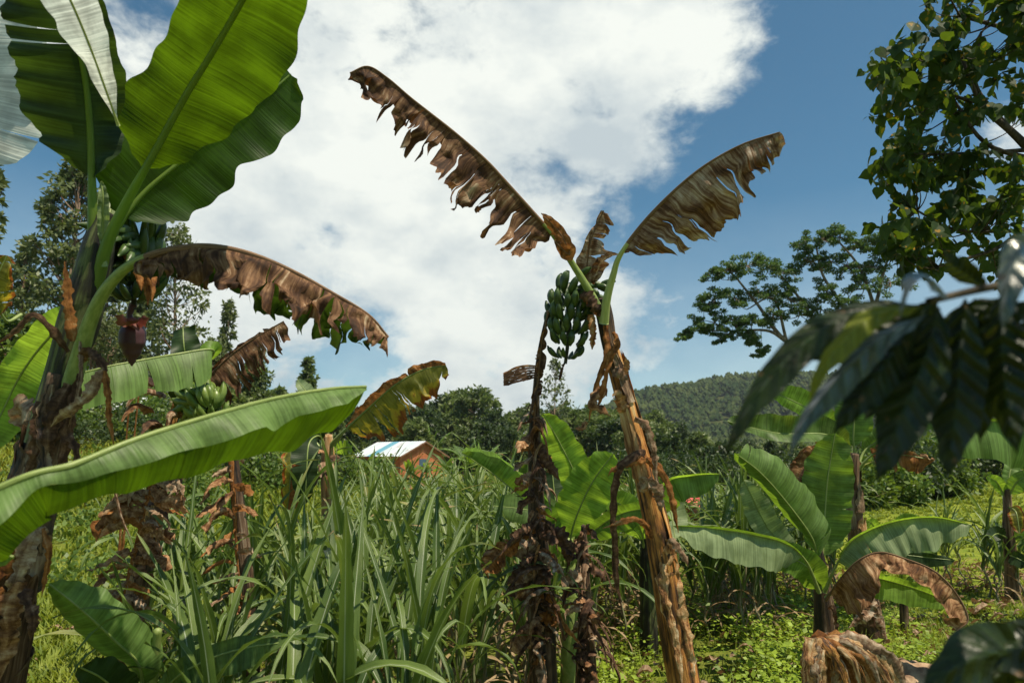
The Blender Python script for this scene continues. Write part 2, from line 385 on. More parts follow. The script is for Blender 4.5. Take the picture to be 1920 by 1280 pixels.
def cane_mat(name, a, b, dry=False):
    m, nt = newmat(name); n = NT(nt); uv = n.uv(); x, y, _ = n.sep(uv)
    oi = n.N.new('ShaderNodeObjectInfo')
    f = n.math('ADD', n.math('MULTIPLY', n.noise(n.obj(), 2.2, 3), .7), n.math('MULTIPLY', n.noise(n.map(uv, (2, 14, 1)), 1, 2), .4))
    base = n.mix(n.rng(f, .38, .7), a, b)
    ye = n.rng(n.noise(n.obj(), 1.3, 2), .60, .74)
    base = n.mix(n.math('MULTIPLY', ye, .7), base, (.32, .28, .07))
    if not dry:
        c = n.rng(n.math('ABSOLUTE', y), .05, .11, 1, 0)
        base = n.mix(n.math('MULTIPLY', c, .75), base, (.42, .47, .33))
        tipd = n.rng(n.math('ADD', x, n.math('MULTIPLY', n.noise(n.obj(), 5, 2), .35)), 1.30, 1.40)
        base = n.mix(tipd, base, (.30, .21, .10))
    h = n.noise(n.map(uv, (1.5, 22, 1)), 1, 2)
    n.finish(base, .42 if not dry else .8, .42, n.bump(h, .4, .004), .28, n.mix(.6, base, (.25, .38, .04) if not dry else (.4, .2, .08)))
    return m
M['cane'] = cane_mat('cane_leaf', (.030, .068, .012), (.160, .225, .050))
M['cane_dry'] = cane_mat('cane_leaf_dry', (.22, .14, .07), (.38, .28, .16), True)
M['cane_stem'] = plain('cane_stalk', (.10, .13, .05), (.24, .20, .12), 9, .5, .4, stretch=(1, 1, .5))

# ------------------------------------------------------------------ ground
def ground_mat():
    m, nt = newmat('grass_and_red_soil'); n = NT(nt); pos = n.obj(); x, y, z = n.sep(pos)
    a = n.noise(pos, .35, 6, .6); b = n.noise(pos, 3.0, 6, .7); c = n.noise(pos, 14, 4, .7)
    green = n.mix(n.rng(b, .35, .65), (.055, .085, .012), (.15, .18, .025))
    green = n.mix(n.rng(c, .3, .7, 0, .6), green, (.20, .21, .04))
    mead = n.math('MULTIPLY', n.rng(n.math('DIVIDE', x, n.math('MAXIMUM', y, 1.0)), .30, .42), n.rng(y, 6.5, 9))
    green = n.mix(n.math('MULTIPLY', mead, .8), green, n.mix(n.rng(b, .35, .65), (.13, .19, .018), (.27, .30, .035)))
    soil = n.mix(n.rng(c, .3, .7), (.20, .075, .030), (.36, .16, .075))
    left = n.rng(x, -1, -8)
    s = n.math('ADD', a, n.math('MULTIPLY', n.math('MULTIPLY', left, n.rng(y, 9, 16)), .07))
    s = n.math('ADD', s, n.math('MULTIPLY', b, .15))
    for (gx, gy, gr) in ((10, 858, 2.6), (50, 885, 1.6), (640, 915, 1.5), (700, 905, 2.5)):     # bare red soil banks
        g = G(gx, gy); vm = n.N.new('ShaderNodeVectorMath'); vm.operation = 'DISTANCE'; n.L.new(pos, vm.inputs[0]); vm.inputs[1].default_value = g
        s = n.math('ADD', s, n.rng(vm.outputs['Value'], gr*.5, gr*1.4, .5, 0))
    mask = n.rng(s, .70, .76)
    dry = n.rng(n.noise(pos, .9, 5), .55, .72, 0, .5)
    base = n.mix(dry, green, (.26, .22, .06))
    base = n.mix(mask, base, soil)
    n.finish(base, .95, .1, n.bump(n.math('ADD', b, c), .9, .05)); return m
M['ground'] = ground_mat()
def build_ground():
    xs = sorted(set([round(s*(abs(t)**2.6)*1600, 3) for t in [i/90 for i in range(91)] for s in (-1, 1)]))
    ys = [-30+10*i for i in range(3)] + [i*.35 for i in range(0, 60)] + [21+ (i/70)**2.4*1900 for i in range(71)]
    rows = []; uvs = []
    for y in ys:
        rows.append([V((x, y, H(x, y))) for x in xs]); uvs.append([(x, y) for x in xs])
    mb = MB(); mb.grid(rows, uvs); mb.f = [tuple(reversed(f)) for f in mb.f]
    tag(mb.build('ground', M['ground']), kind='structure')
build_ground()
def hill_h(x, y):
    # wooded hill on the right
    def bump(cx, cy, rx, ry, h):
        q = ((x-cx)/rx)**2 + ((y-cy)/ry)**2
        return h*math.exp(-q)
    z = bump(195, 640, 120, 170, 52) + bump(420, 660, 190, 200, 78) + bump(560, 520, 120, 150, 45) + bump(90, 560, 60, 90, 12) + bump(30, 235, 46, 42, 10) + bump(105, 600, 55, 100, 12) + bump(-700, 900, 260, 240, 172) + bump(-420, 950, 120, 150, 62)
    z += 3.5*noise.noise(V((x*.02, y*.02, 0))) - 3
    return z
def build_hills():
    mb = MB(); xs = [-1100+i*24 for i in range(0, 90)]; ys = [150+i*12 for i in range(15)] + [330+i*22 for i in range(40)]
    mb.grid([[V((x, y, hill_h(x, y)-.5)) for x in xs] for y in ys], [[(x, y) for x in xs] for y in ys]); mb.f = [tuple(reversed(f)) for f in mb.f]
    m = plain('hill_soil', (.04, .05, .015), (.08, .09, .03), .02, .9, .1)
    tag(mb.build('hills', m), kind='structure')
build_hills()

def crownlet(mb, p, r, h, rg, seg=7, m=0):
    """one far tree: a ragged rounded crown of leafy lobes"""
    ox, oy = rg.uniform(-.2, .2)*r, rg.uniform(-.2, .2)*r
    for q in range(5):
        if q == 0: cx, cy, cz, rr = 0, 0, h*.74, r*.62
        else:
            a = q*1.6+rg.random(); cx, cy, cz, rr = math.cos(a)*r*.5, math.sin(a)*r*.5, h*rg.uniform(.35, .62), r*rg.uniform(.42, .62)
        b = len(mb.v); top = mb.vert((p.x+cx+ox, p.y+cy+oy, p.z+cz+rr*1.25))
        for i, (zz, k) in enumerate(((.45, .8), (-.35, 1.05))):
            for j in range(5):
                aa = 2*math.pi*(j+.5*i)/5+rg.random()*.5; f = rr*k*rg.uniform(.7, 1.25)
                mb.vert((p.x+cx+math.cos(aa)*f, p.y+cy+math.sin(aa)*f, p.z+cz+rr*zz*rg.uniform(.6, 1.3)))
        for j in range(5):
            k = (j+1) % 5; mb.face(b+1+j, b+1+k, top, m=m); mb.face(b+6+j, b+6+k, b+1+k, b+1+j, m=m)
def build_forest():
    rg = random.Random(3); mb = MB(); n = 0; nb = MB()
    for k in range(60000):
        y = rg.uniform(360, 820); x = rg.uniform(60, 760)
        if x/y > .85 or x/y < .12: continue
        z = hill_h(x, y)
        if z < 1: continue
        # skip the far side
        if hill_h(x*.97, y-16) > z + 4 and z < 20: continue
        if n > 6500: break
        n += 1
        crownlet(mb, V((x, y, z-1)), rg.uniform(2.4, 4.2), rg.uniform(7, 12), rg)
    for k in range(4200):
        y = rg.uniform(215, 330); x = rg.uniform(.03, .50)*y; z = max(hill_h(x, y), -.2)
        if z < .2 and rg.random() < .25: continue
        crownlet(nb, V((x, y, z-1)), rg.uniform(1.8, 3.6), rg.uniform(4, 8.5), rg, 7)
    tag(nb.build('valley_forest', M['f_forest_near'], smooth=False), kind='stuff')
    o = tag(mb.build('hill_forest', M['f_forest'], smooth=False), kind='stuff')
    mb = MB(); n = 0
    for k in range(30000):
        y = rg.uniform(860, 1000) if k % 3 else rg.uniform(700, 860); x = rg.uniform(-900, -250)
        z = hill_h(x, y)
        if x/y < -.85 or z < 5: continue
        n += 1
        if n > 2500: break
        crownlet(mb, V((x, y, z-1)), rg.uniform(4, 7), rg.uniform(9, 14), rg, 5)
    tag(mb.build('distant_forest', M['f_forest'], smooth=False), kind='stuff')
build_forest()

# ------------------------------------------------------------------ leaf clusters and trees
def rvec(rg):
    while True:
        v = V((rg.uniform(-1, 1), rg.uniform(-1, 1), rg.uniform(-1, 1)))
        if .05 < v.length < 1: return v.normalized()
def leaf_quad(mb, p, d, n, L, W, m=0):
    s = d.cross(n)
    if s.length < 1e-3: s = V((1, 0, 0))
    s.normalize()
    a = mb.vert(p, (0, 0)); b = mb.vert(p+d*L*.45+s*W, (.5, 1)); c = mb.vert(p+d*L, (1, 0)); e = mb.vert(p+d*L*.45-s*W, (.5, -1))
    mb.face(a, b, c, e, m=m)
def heart_leaf(mb, p, d, n, L, m=0):
    s = d.cross(n)
    if s.length < 1e-3: s = V((1, 0, 0))
    s.normalize(); nn = s.cross(d).normalized()
    prof = ((0, 0.0), (-.08, .22), (.06, .42), (.30, .50), (.55, .38), (.80, .16), (1.05, 0))
    mid = [mb.vert(p+d*L*t - nn*L*.10*(t*t), (t, 0)) for t in (0, .3, .62, 1.05)]
    for sg in (-1, 1):
        pts = [mb.vert(p+d*L*t+s*sg*L*w+nn*L*(.16*w - .10*t*t), (t, w)) for t, w in prof[1:-1]]
        seq = [mid[0], pts[0], pts[1]], [mid[0], pts[1], pts[2], mid[1]], [mid[1], pts[2], pts[3], mid[2]], [mid[2], pts[3], pts[4]], [mid[2], pts[4], mid[3]]
        for q in seq: mb.face(*(q if sg > 0 else q[::-1]), m=m)
def cluster(mb, c, r, n, L, rg, W=.28, flat=1.0, hang=0.0, m=0, shell=.0):
    for _ in range(n):
        v = rvec(rg); k = rg.random()**(.45)
        p = c + V((v.x*r*k, v.y*r*k, v.z*r*k*flat))
        d = (rvec(rg) + v*.6 + V((0, 0, -hang))).normalized(); l = L*rg.uniform(.6, 1.3)
        nv = (rvec(rg) + V((0, 0, .9))).normalized()
        leaf_quad(mb, p, d, nv, l, l*W, m)
def branch_path(a, b, rg, bend=.12, n=6):
    L = (b-a).length; off = rvec(rg)*L*bend
    pts = []
    for i in range(n+1):
        t = i/n; pts.append(a.lerp(b, t) + off*math.sin(math.pi*t) + V((0, 0, -L*.10*math.sin(math.pi*t))))
    return pts
def tree(label, x, y, h, crown_r, crown0=.35, style='euc', leafL=.35, nclump=60, per=45, mat='f_euc', wood='wood_red', tr=.12, seed=1, cat='tree', group=None, name='eucalyptus_tree', lean=0, cl=.28, base=None, flat=.8):
    rg = random.Random(seed); z = H(x, y) if base is None else base
    root = thing(name, label, cat, V((x, y, z)), group)
    tb = MB(); top = V((x+lean, y, z+h))
    tp = []
    for i in range(11):
        t = i/10; tp.append(V((x + lean*t + .02*h*math.sin(t*4+seed)*t, y + .02*h*math.cos(t*5+seed)*t, z-.2+(h+.2)*t)))
    tube(tb, tp, [tr*(1-.88*i/10) for i in range(11)], 8, cap=False)
    fb = MB()
    for k in range(nclump):
        t = crown0 + (1-crown0)*((k+.5)/nclump)**.9
        u = (t-crown0)/(1-crown0)
        if style == 'euc': R = crown_r*(math.sin(math.pi*min(1, (u*.92+.06)))**.7)*(1-.25*u)
        elif style == 'cone': R = crown_r*(1-u)**.75*(.4+.6*min(1, u*6))
        else: R = crown_r*math.sqrt(max(.02, 1-(2*u-1)**2))
        a = k*2.4 + rg.uniform(-.5, .5); rad = R*rg.uniform(.35, 1.0)
        i0 = max(0, min(9, int((t-.10)*10))); s = tp[i0].lerp(tp[i0+1], rg.random())
        c = V((x+lean*t + math.cos(a)*rad, y+math.sin(a)*rad, z+h*t + rg.uniform(-.02, .03)*h))
        if c.z < s.z: s = tp[max(0, i0-1)]
        bp = branch_path(s, c, rg)
        tube(tb, bp, [tr*.30*(1-.8*j/6)*(1-.5*u)+.006 for j in range(7)], 5, cap=False)
        rc = crown_r*cl*rg.uniform(.7, 1.35)*(1-.35*u)
        for q in range(3):
            cluster(fb, c + rvec(rg)*rc*.7, rc*rg.uniform(.45, .8), int(per*rg.uniform(.2, .5)), leafL, rg, .25, flat, .25)
    tb.build('trunk', M[wood], root); fb.build('crown', M[mat], root, smooth=False)
    return root
def copy_tree(o, loc, rz, sc, label, group=None):
    c = o.copy(); col.objects.link(c); c.location = loc; c.rotation_euler = (0, 0, rz); c.scale = (sc, sc, sc)
    if label: c['label'] = label
    if group: c['group'] = group
    elif 'group' in c: del c['group']
    def rec(a, b):
        for ch in list(a.children):
            if ch is b: continue
            d = ch.copy(); col.objects.link(d); d.parent = b; d.matrix_parent_inverse = ch.matrix_parent_inverse.copy(); rec(ch, d)
    rec(o, c)
    return c
def wx(px, d): return (px-960)/FPX*d
def hgt(py, d, base=0):      # height above base of a thing whose top shows at py
    return P(960, py, d/math.cos(PITCH) if 0 else d).z - base

# eucalyptus on the left slope: (px, top py, depth, radius m, crown start, label)
def px_tree(px, py, d, rpx, label, **k):
    p = P(px, py, d); z = H(p.x, p.y); k.setdefault('base', z)
    return tree(label, p.x, p.y, p.z-z, rpx*d/FPX, **k)
px_tree(150, 318, 33, 78, 'tallest eucalyptus, its crown rising behind the dark upright banana leaf', crown0=.40, seed=11, nclump=75, per=75, leafL=.30, tr=.20, mat='f_euc')
px_tree(55, 458, 40, 52, 'pointed eucalyptus standing against the sky at the left edge', crown0=.30, seed=12, nclump=60, per=62, leafL=.32, tr=.14, style='cone')
px_tree(350, 425, 36, 62, 'thin airy eucalyptus with see-through crown behind the brown drooping leaf', crown0=.25, seed=13, nclump=62, per=38, leafL=.28, tr=.13, lean=-.4)
px_tree(268, 560, 42, 62, 'full bushy eucalyptus behind the maroon flower bud', crown0=.25, seed=14, nclump=60, per=75, leafL=.34, tr=.18)
px_tree(205, 520, 45, 48, 'slim eucalyptus half hidden behind the green petiole base', crown0=.3, seed=15, nclump=50, per=60, leafL=.34, tr=.16)
px_tree(430, 560, 52, 30, 'short eucalyptus just behind the upright torn brown leaf', crown0=.2, seed=16, nclump=40, per=55, leafL=.34, tr=.12, style='cone')
px_tree(480, 655, 55, 52, 'dark conical tree left of the white-tipped banana leaf', crown0=.12, seed=17, nclump=56, per=80, leafL=.40, tr=.16, style='cone', mat='f_euc_far')
px_tree(578, 674, 60, 32, 'small pointed tree rising alone behind the small pale leaf', crown0=.10, seed=18, nclump=46, per=75, leafL=.40, tr=.14, style='cone', mat='f_euc_far')
px_tree(25, 600, 26, 60, 'low bushy tree beneath the far blue hill', crown0=.1, seed=19, nclump=50, per=90, leafL=.26, tr=.15, mat='f_bush', name='bushy_tree', style='round')
px_tree(110, 655, 25, 62, 'light green bushy tree behind the dark banana trunk', crown0=.1, seed=20, nclump=50, per=90, leafL=.26, tr=.15, mat='f_bush', name='bushy_tree', style='round')
px_tree(-6, 318, 20, 26, 'eucalyptus twigs reaching in at the left edge of the sky', crown0=.75, seed=21, nclump=16, per=40, leafL=.26, tr=.10)
px_tree(520, 735, 66, 44, 'rounded leafy tree between the conical tree and the small pointed one', crown0=.08, seed=26, nclump=50, per=90, leafL=.46, tr=.16, style='round', mat='f_euc_far')
px_tree(655, 770, 85, 46, 'leafy tree behind the orange and black leaf', crown0=.08, seed=27, nclump=56, per=90, leafL=.55, tr=.2, style='round', mat='f_euc_far')
px_tree(400, 640, 46, 40, 'leafy eucalyptus between the dark hanging leaf and the conical tree', crown0=.2, seed=24, nclump=44, per=60, leafL=.36, tr=.12)
px_tree(440, 745, 40, 45, 'small leafy tree behind the yellow-green banana bunch', crown0=.1, seed=25, nclump=36, per=80, leafL=.34, tr=.12, mat='f_euc_far', style='round')
# bare slender trunks of young trees on the slope
for i, (px, d) in enumerate(((158, 27), (176, 30), (188, 24))):
    pass

# centre tree line, 60-120 m away
CT = [(895, 722, 92, 62, 'broad tall eucalyptus, biggest of the trees behind the white-roofed house'),
      (845, 752, 96, 34, 'left shoulder eucalyptus beside the biggest tree behind the house'),
      (950, 770, 88, 38, 'eucalyptus right of the biggest tree behind the house'),
      (1085, 757, 75, 34, 'round crowned light green tree left of the brown leaning trunk'),
      (1130, 775, 70, 46, 'bushy eucalyptus right behind the leaning trunk'),
      (1000, 800, 80, 40, 'low dense tree behind the withered hanging leaf')]
for i, (px, py, d, r, lb) in enumerate(CT):
    px_tree(px, py, d, r, lb, crown0=.06, seed=30+i, nclump=80, per=100, leafL=.60, tr=.28, style='round', mat='f_euc_far', base=-1.0, name='broad_tree', cl=.30)
px_tree(1040, 672, 62, 34, 'very thin tall eucalyptus with tufts of leaves left of the banana bunch', crown0=.35, seed=41, nclump=40, per=22, leafL=.36, tr=.10, name='eucalyptus_tree', cl=.24)
px_tree(975, 765, 130, 14, 'tiny far eucalyptus on the skyline with a bare trunk', crown0=.55, seed=42, nclump=14, per=26, leafL=.6, tr=.16)
row = [(700, 795, 80, 46), (745, 782, 100, 34), (735, 775, 118, 28), (780, 800, 110, 34), (800, 785, 120, 22), (818, 790, 118, 20), (650, 792, 62, 44), (610, 800, 60, 40), (560, 800, 58, 46), (510, 800, 52, 40),
       (1040, 800, 90, 36), (1100, 810, 66, 40), (1160, 812, 62, 40), (1200, 830, 66, 44), (1245, 845, 70, 44), (1290, 862, 76, 40), (1335, 872, 80, 36), (1230, 800, 110, 40), (1275, 822, 120, 40), (1180, 800, 120, 40), (915, 820, 70, 44), (862, 830, 72, 40), (960, 836, 66, 40),
       (1380, 880, 84, 40), (1430, 880, 84, 40), (1480, 880, 80, 40), (1540, 872, 70, 50), (1480, 850, 130, 50), (1400, 850, 130, 50), (1195, 815, 52, 46), (1262, 850, 50, 44), (1310, 842, 60, 46), (1350, 858, 52, 44), (1400, 868, 55, 40), (1445, 858, 60, 44), (1500, 862, 50, 40), (1220, 838, 60, 44), (1150, 800, 75, 44), (1110, 792, 85, 40), (1060, 790, 100, 36), (800, 795, 88, 44), (1105, 792, 84, 46), (725, 812, 84, 44), (860, 765, 98, 40), (1165, 800, 90, 46), (1020, 800, 96, 42), (830, 775, 105, 34), (780, 815, 72, 40), (720, 822, 78, 40), (660, 815, 70, 40), (930, 800, 80, 40), (990, 790, 110, 34)]
protos = []
for i, (px, py, d, r) in enumerate(row):
    py -= 24; r *= 1.2
    p = P(px, py, d); z = -1.0 if px > 640 else H(p.x, p.y)
    hh = max(5.5, p.z - z); z = p.z-hh; lb = 'dense green tree in the low tree line across the valley'; gp = 'tree line across the valley'
    if i < 4:
        t = tree(lb, p.x, p.y, hh, r*d/FPX, crown0=.03, seed=60+i, nclump=60, per=95, leafL=.62, tr=.22, style='round', mat='f_euc_far' if i % 2 else 'f_dark', base=z, name='valley_tree', group=gp, cl=.33)
        protos.append((t, hh))
    else:
        t, h0 = protos[i % 4]
        copy_tree(t, V((p.x, p.y, z)), i*1.3, hh/h0, lb, gp)

# bushes on the right behind the meadow
def bush(label, x, y, r, h, seed, mat='f_bush', leafL=.16, n=46, per=90, name='bush', group=None):
    rg = random.Random(seed); z = H(x, y); root = thing(name, label, 'bush', V((x, y, z)), group)
    tb = MB(); fb = MB()
    for k in range(n):
        v = rvec(rg); v.z = abs(v.z); q = rg.random()**.4
        c = V((x+v.x*r*q, y+v.y*r*q, z+.12*h+v.z*h*.85*q))
        if k % 3 == 0: tube(tb, branch_path(V((x+rg.uniform(-.1, .1), y, z-.1)), c, rg), [.03*(1-.8*j/6) for j in range(7)], 5, cap=False)
        cluster(fb, c, r*.30*rg.uniform(.7, 1.3), per, leafL, rg, .28, .9)
    tb.build('branches', M['wood_dark'], root); fb.build('foliage', M[mat], root, smooth=False); return root
lbs = ['rounded sunlit bush at the top of the meadow, nearest the banana trunk', 'dark dense bush in the row beside the rounded one', 'tall broad bush in the middle of the meadow hedge', 'light yellow-green bush bulging onto the meadow', 'dark bush at the right end of the meadow hedge', 'shaded bush at the back under the large banana leaf']
for i, (px, py, d, r, h, mt) in enumerate(((1650, 885, 21, 1.3, 1.9, 'f_bush'), (1700, 880, 23, 1.4, 2.2, 'f_dark'), (1745, 878, 24, 1.4, 2.2, 'f_bush'), (1760, 905, 23, 1.2, 1.5, 'f_bush'), (1850, 885, 29, 1.8, 2.4, 'f_dark'), (1610, 880, 24, 1.6, 2.3, 'f_dark'))):
    p = P(px, py, d); bush(lbs[i], p.x, p.y, r, h, 80+i, mt, per=110, leafL=.17)
for i in range(16):
    px = 1165+i*27; d_ = 24+7*((i*37) % 10)/10; p = P(px, 860, d_)
    if i: copy_tree(cane_bush0, V((p.x, p.y, H(p.x, p.y))), i*1.1, (1.0, .8, .92, .72)[i % 4], 'leafy green bush in the hedge behind the cane right of the leaning trunk', 'hedge bushes behind the cane')
    if i == 0: cane_bush0 = bush('leafy green bush in the hedge behind the cane right of the leaning trunk', p.x, p.y, 1.2, 1.75, 99, 'f_dark', leafL=.15, n=50, per=100, group='hedge bushes behind the cane')
# scrub on the left slope
rg = random.Random(5)
sl = [(170, 905, 'f_bush', 'bluish leafy bush left of the withered leaf column'), (320, 900, 'f_bush', 'yellow-green bush just right of the withered leaf column'), (345, 930, 'f_bush', 'sunlit bush in front on the slope between the two withered leaves'),
      (510, 900, 'f_bush', 'bush on the slope between the cane tops'), (475, 880, 'f_dark', 'darker bush below the long green leaf'), (210, 815, 'f_dark', 'dark scrub bush under the bare young trunks'), (150, 800, 'f_bush', 'scrub bush at the foot of the slope trees'),
      (300, 800, 'f_bush', 'bush behind the dry tangled crown'), (40, 780, 'f_bush', 'bush above the bare red soil at the left edge'), (670, 905, 'f_bush', 'small bush beside the orange wall'), (590, 880, 'f_dark', 'dark bush behind the grey banana stem'), (118, 772, 'f_dark', 'dark bush right of the red soil'), (250, 790, 'f_bush', 'light bush on the upper slope')]
for i, (px, py, mt, lb) in enumerate(sl):
    g = G(px, py+25); bush(lb, g.x, g.y, .055*g.y+.15, .06*g.y+.1, 100+i, mt, leafL=.0055*g.y+.02, n=30, per=70)

# slender bare trunks
for i, (px, lb) in enumerate(((160, 'thin bare young trunk, leftmost of three on the slope'), (172, 'thin bare young trunk, middle of three on the slope'), (190, 'thickest brown young trunk on the slope, right of the other two'))):
    g = G(px, 800-4*i); rr = (.07, .06, .16)[i]
    tree(lb, g.x, g.y, 5.5, .9, .62, 'euc', .2, 16, 60, 'f_euc', 'wood_red', rr, 140+i, name='young_tree')

# ------------------------------------------------------------------ feathery umbrella tree and big heart-leaved tree
def path_tree(name, label, limbs, clumps, leafm, wood, per, L, heart=False, flat=.45, seed=1, base=None):
    rg = random.Random(seed); b0 = P(*limbs[0][0][:3]) if base is None else base
    root = thing(name, label, 'tree', V((b0.x, b0.y, H(b0.x, b0.y)))); tb = MB(); nodes = []
    for lm in limbs:
        pts, _ = pxcurve(lm, 20); C = [V(p[:3]) for p in pts]; R = [p[3]*0.5*p0 for p, p0 in zip(pts, [1]*21)]
        tube(tb, C, R, 7, cap=False); nodes += C[4:]
    fb = MB()
    for (px, py, d, r) in clumps:
        c = P(px, py, d); rr = r*d/FPX
        s = min(nodes, key=lambda q: (q-c).length + (0.6*max(0, q.z-c.z)))
        tube(tb, branch_path(s, c, rg, .08), [max(.004, (.012+.02*(s-c).length)*(1-.75*j/6)) * (.35 if heart else .7) for j in range(7)], 5, cap=False)
        k = int(per)
        if heart:
            for _ in range(k):
                v = rvec(rg); q = rg.random()**.5; p = c + v*rr*q
                l = L*rg.uniform(.55, 1.25); d_ = (rvec(rg)*.8 + V((0, 0, -.9)) + v*.4).normalized()
                heart_leaf(fb, p, d_, (rvec(rg)+V((0, -.3, .5))).normalized(), l)
                if rg.random() < .3: tube(tb, branch_path(c, p, rg, .1, 3), [.004, .003, .003, .002], 3, cap=False)
        else:
            # sub-pads of fine leaflets
            for _ in range(13):
                v = rvec(rg)*rg.uniform(.5, 1.35); c2 = c + V((v.x*rr, v.y*rr, v.z*rr*.75))
                tube(tb, branch_path(c, c2, rg, .1, 3), [.025, .02, .015, .01], 4, cap=False)
                cluster(fb, c2, rr*.36, k, L, rg, .35, .45)
    tb.build('trunk', M[wood], root); fb.build('crown', M[leafm], root, smooth=False)
    return root
D = 30
limbs = [[(1700, 930, D, .55), (1690, 780, D, .5), (1660, 680, D, .42)], [(1660, 690, D, .34), (1560, 670, D, .26), (1475, 640, D, .2), (1420, 570, D, .13), (1380, 520, D, .08)],
         [(1475, 640, D, .2), (1440, 620, D, .13), (1380, 620, D, .09), (1300, 620, D, .05)], [(1600, 680, D, .22), (1540, 620, D, .18), (1500, 560, D, .12), (1450, 500, D, .07)],
         [(1660, 690, D, .3), (1600, 600, D, .2), (1545, 520, D, .12), (1530, 460, D, .07)], [(1660, 680, D, .3), (1640, 580, D, .18), (1610, 500, D, .12), (1570, 450, D, .07)], [(1640, 580, D, .18), (1660, 500, D, .1), (1680, 450, D, .06)], [(1475, 640, D, .15), (1450, 560, D, .1), (1400, 580, D, .05)]]
cl = [(1365, 505, D, 26), (1400, 498, D, 28), (1440, 500, D, 28), (1345, 520, D, 20), (1480, 510, D, 26), (1340, 560, D, 26), (1320, 570, D, 22), (1380, 560, D, 28), (1420, 545, D, 28), (1460, 545, D, 26),
      (1285, 628, D, 16), (1310, 612, D, 22), (1340, 605, D, 24), (1375, 600, D, 26), (1410, 600, D, 26), (1450, 590, D, 24), (1360, 632, D, 18), (1400, 636, D, 20), (1425, 655, D, 16), (1500, 590, D, 26), (1480, 560, D, 24),
      (1510, 455, D, 22), (1540, 448, D, 24), (1575, 445, D, 24), (1610, 460, D, 22), (1640, 455, D, 24), (1560, 490, D, 24), (1520, 490, D, 22), (1590, 500, D, 24), (1630, 500, D, 24), (1660, 470, D, 26), (1550, 540, D, 26), (1590, 560, D, 28), (1540, 580, D, 28), (1620, 540, D, 28), (1600, 600, D, 30), (1670, 530, D, 30), (1560, 620, D, 26), (1650, 590, D, 30), (1690, 600, D, 30)]
path_tree('umbrella_tree', 'spreading flat-topped feathery tree against the blue sky', limbs, cl, 'f_umbrella', 'wood', 125, .088, False, .42, 5)

D = 6.5
limbs = [[(2180, 1400, D, .30), (2150, 900, D, .26), (2080, 400, D, .18), (2010, 60, D, .10), (1960, -180, D, .05)],
         [(2080, 420, D, .14), (1980, 330, D, .10), (1900, 250, D, .07), (1840, 195, D, .045), (1800, 100, D, .03)], [(1900, 250, D, .05), (1830, 160, D, .035), (1840, 60, D, .02)],
         [(2100, 400, D, .1), (1960, 310, D, .06), (1850, 270, D, .04), (1790, 190, D, .025)], [(2120, 520, D, .1), (1980, 440, D, .05), (1800, 432, D, .03), (1720, 395, D, .02)],
         [(2120, 560, D, .1), (1960, 430, D, .05), (1860, 470, D, .035), (1760, 500, D, .02)], [(1950, 280, D, .05), (1860, 285, D, .03), (1740, 290, D, .018)], [(2010, 60, D, .08), (1920, 60, D, .05), (1800, 30, D, .03)], [(1840, 195, D, .04), (1760, 170, D, .025), (1680, 130, D, .015)]]
rg = random.Random(8); cl = []
for (px, py, r, k) in ((1760, 40, 60, 6), (1860, 40, 80, 9), (1690, 110, 50, 7), (1760, 130, 70, 9), (1850, 110, 60, 6), (1680, 180, 45, 7), (1740, 210, 60, 9), (1820, 210, 40, 4), (1900, 100, 40, 4), (1700, 270, 50, 5), (1760, 280, 45, 5),
                       (1670, 315, 36, 5), (1720, 340, 60, 8), (1790, 340, 60, 7), (1860, 310, 45, 4), (1900, 330, 40, 5), (1700, 425, 36, 6), (1730, 460, 44, 7), (1690, 480, 36, 6), (1760, 480, 40, 4), (1850, 400, 40, 5), (1900, 400, 45, 6), (1880, 460, 45, 5), (1800, 390, 40, 3), (1950, 200, 60, 4), (1970, 40, 70, 8), (1980, 350, 60, 6),
                       (1860, -60, 90, 10), (1980, -100, 110, 12), (2080, 40, 120, 12), (2100, 250, 90, 8), (2060, -200, 150, 12)):
    for _ in range(k): cl.append((px+rg.gauss(0, r*.5), py+rg.gauss(0, r*.5), D+rg.uniform(-.6, .8), rg.uniform(20, 34)))
path_tree('heart_leaved_tree', 'large dark tree with broad heart-shaped leaves filling the upper right sky', limbs, cl, 'f_heart', 'wood_dark', 13, .118, True, 1, 6)

# ------------------------------------------------------------------ houses
def roofmat(name, a, b, patch=None):
    m, nt = newmat(name); n = NT(nt); uv = n.uv(); x, y, _ = n.sep(uv)
    f = n.noise(n.map(uv, (1.2, .25, 1)), 1, 4); base = n.mix(n.rng(f, .4, .6), a, b); rust = n.rng(n.noise(n.map(uv, (.9, .35, 1), (4, 2, 0)), 1, 6, .7), .56, .66, 0, .75); base = n.mix(rust, base, (.30, .15, .08)) if patch else base
    st = n.math('FRACT', n.math('MULTIPLY', x, 1.25)); base = n.mix(n.rng(st, 0, .06, .5, 0), base, tuple(c*.5 for c in a))
    if patch: base = n.mix(n.math('MULTIPLY', n.math('GREATER_THAN', x, patch[0]), n.math('LESS_THAN', x, patch[1])), base, patch[2])
    w = n.math('SINE', n.math('MULTIPLY', x, 60)); n.finish(base, .4, .5, n.bump(w, .5, .02), metal=.15); return m
wallm = plain('clay_wall', (.36, .125, .055), (.46, .18, .085), 3, .9, .1)
woodm = plain('eave_board', (.16, .08, .05), (.26, .14, .09), 6, .8, .2)
darkm = plain('shutter_blue', (.05, .09, .13), (.07, .12, .17), 6, .6, .3)
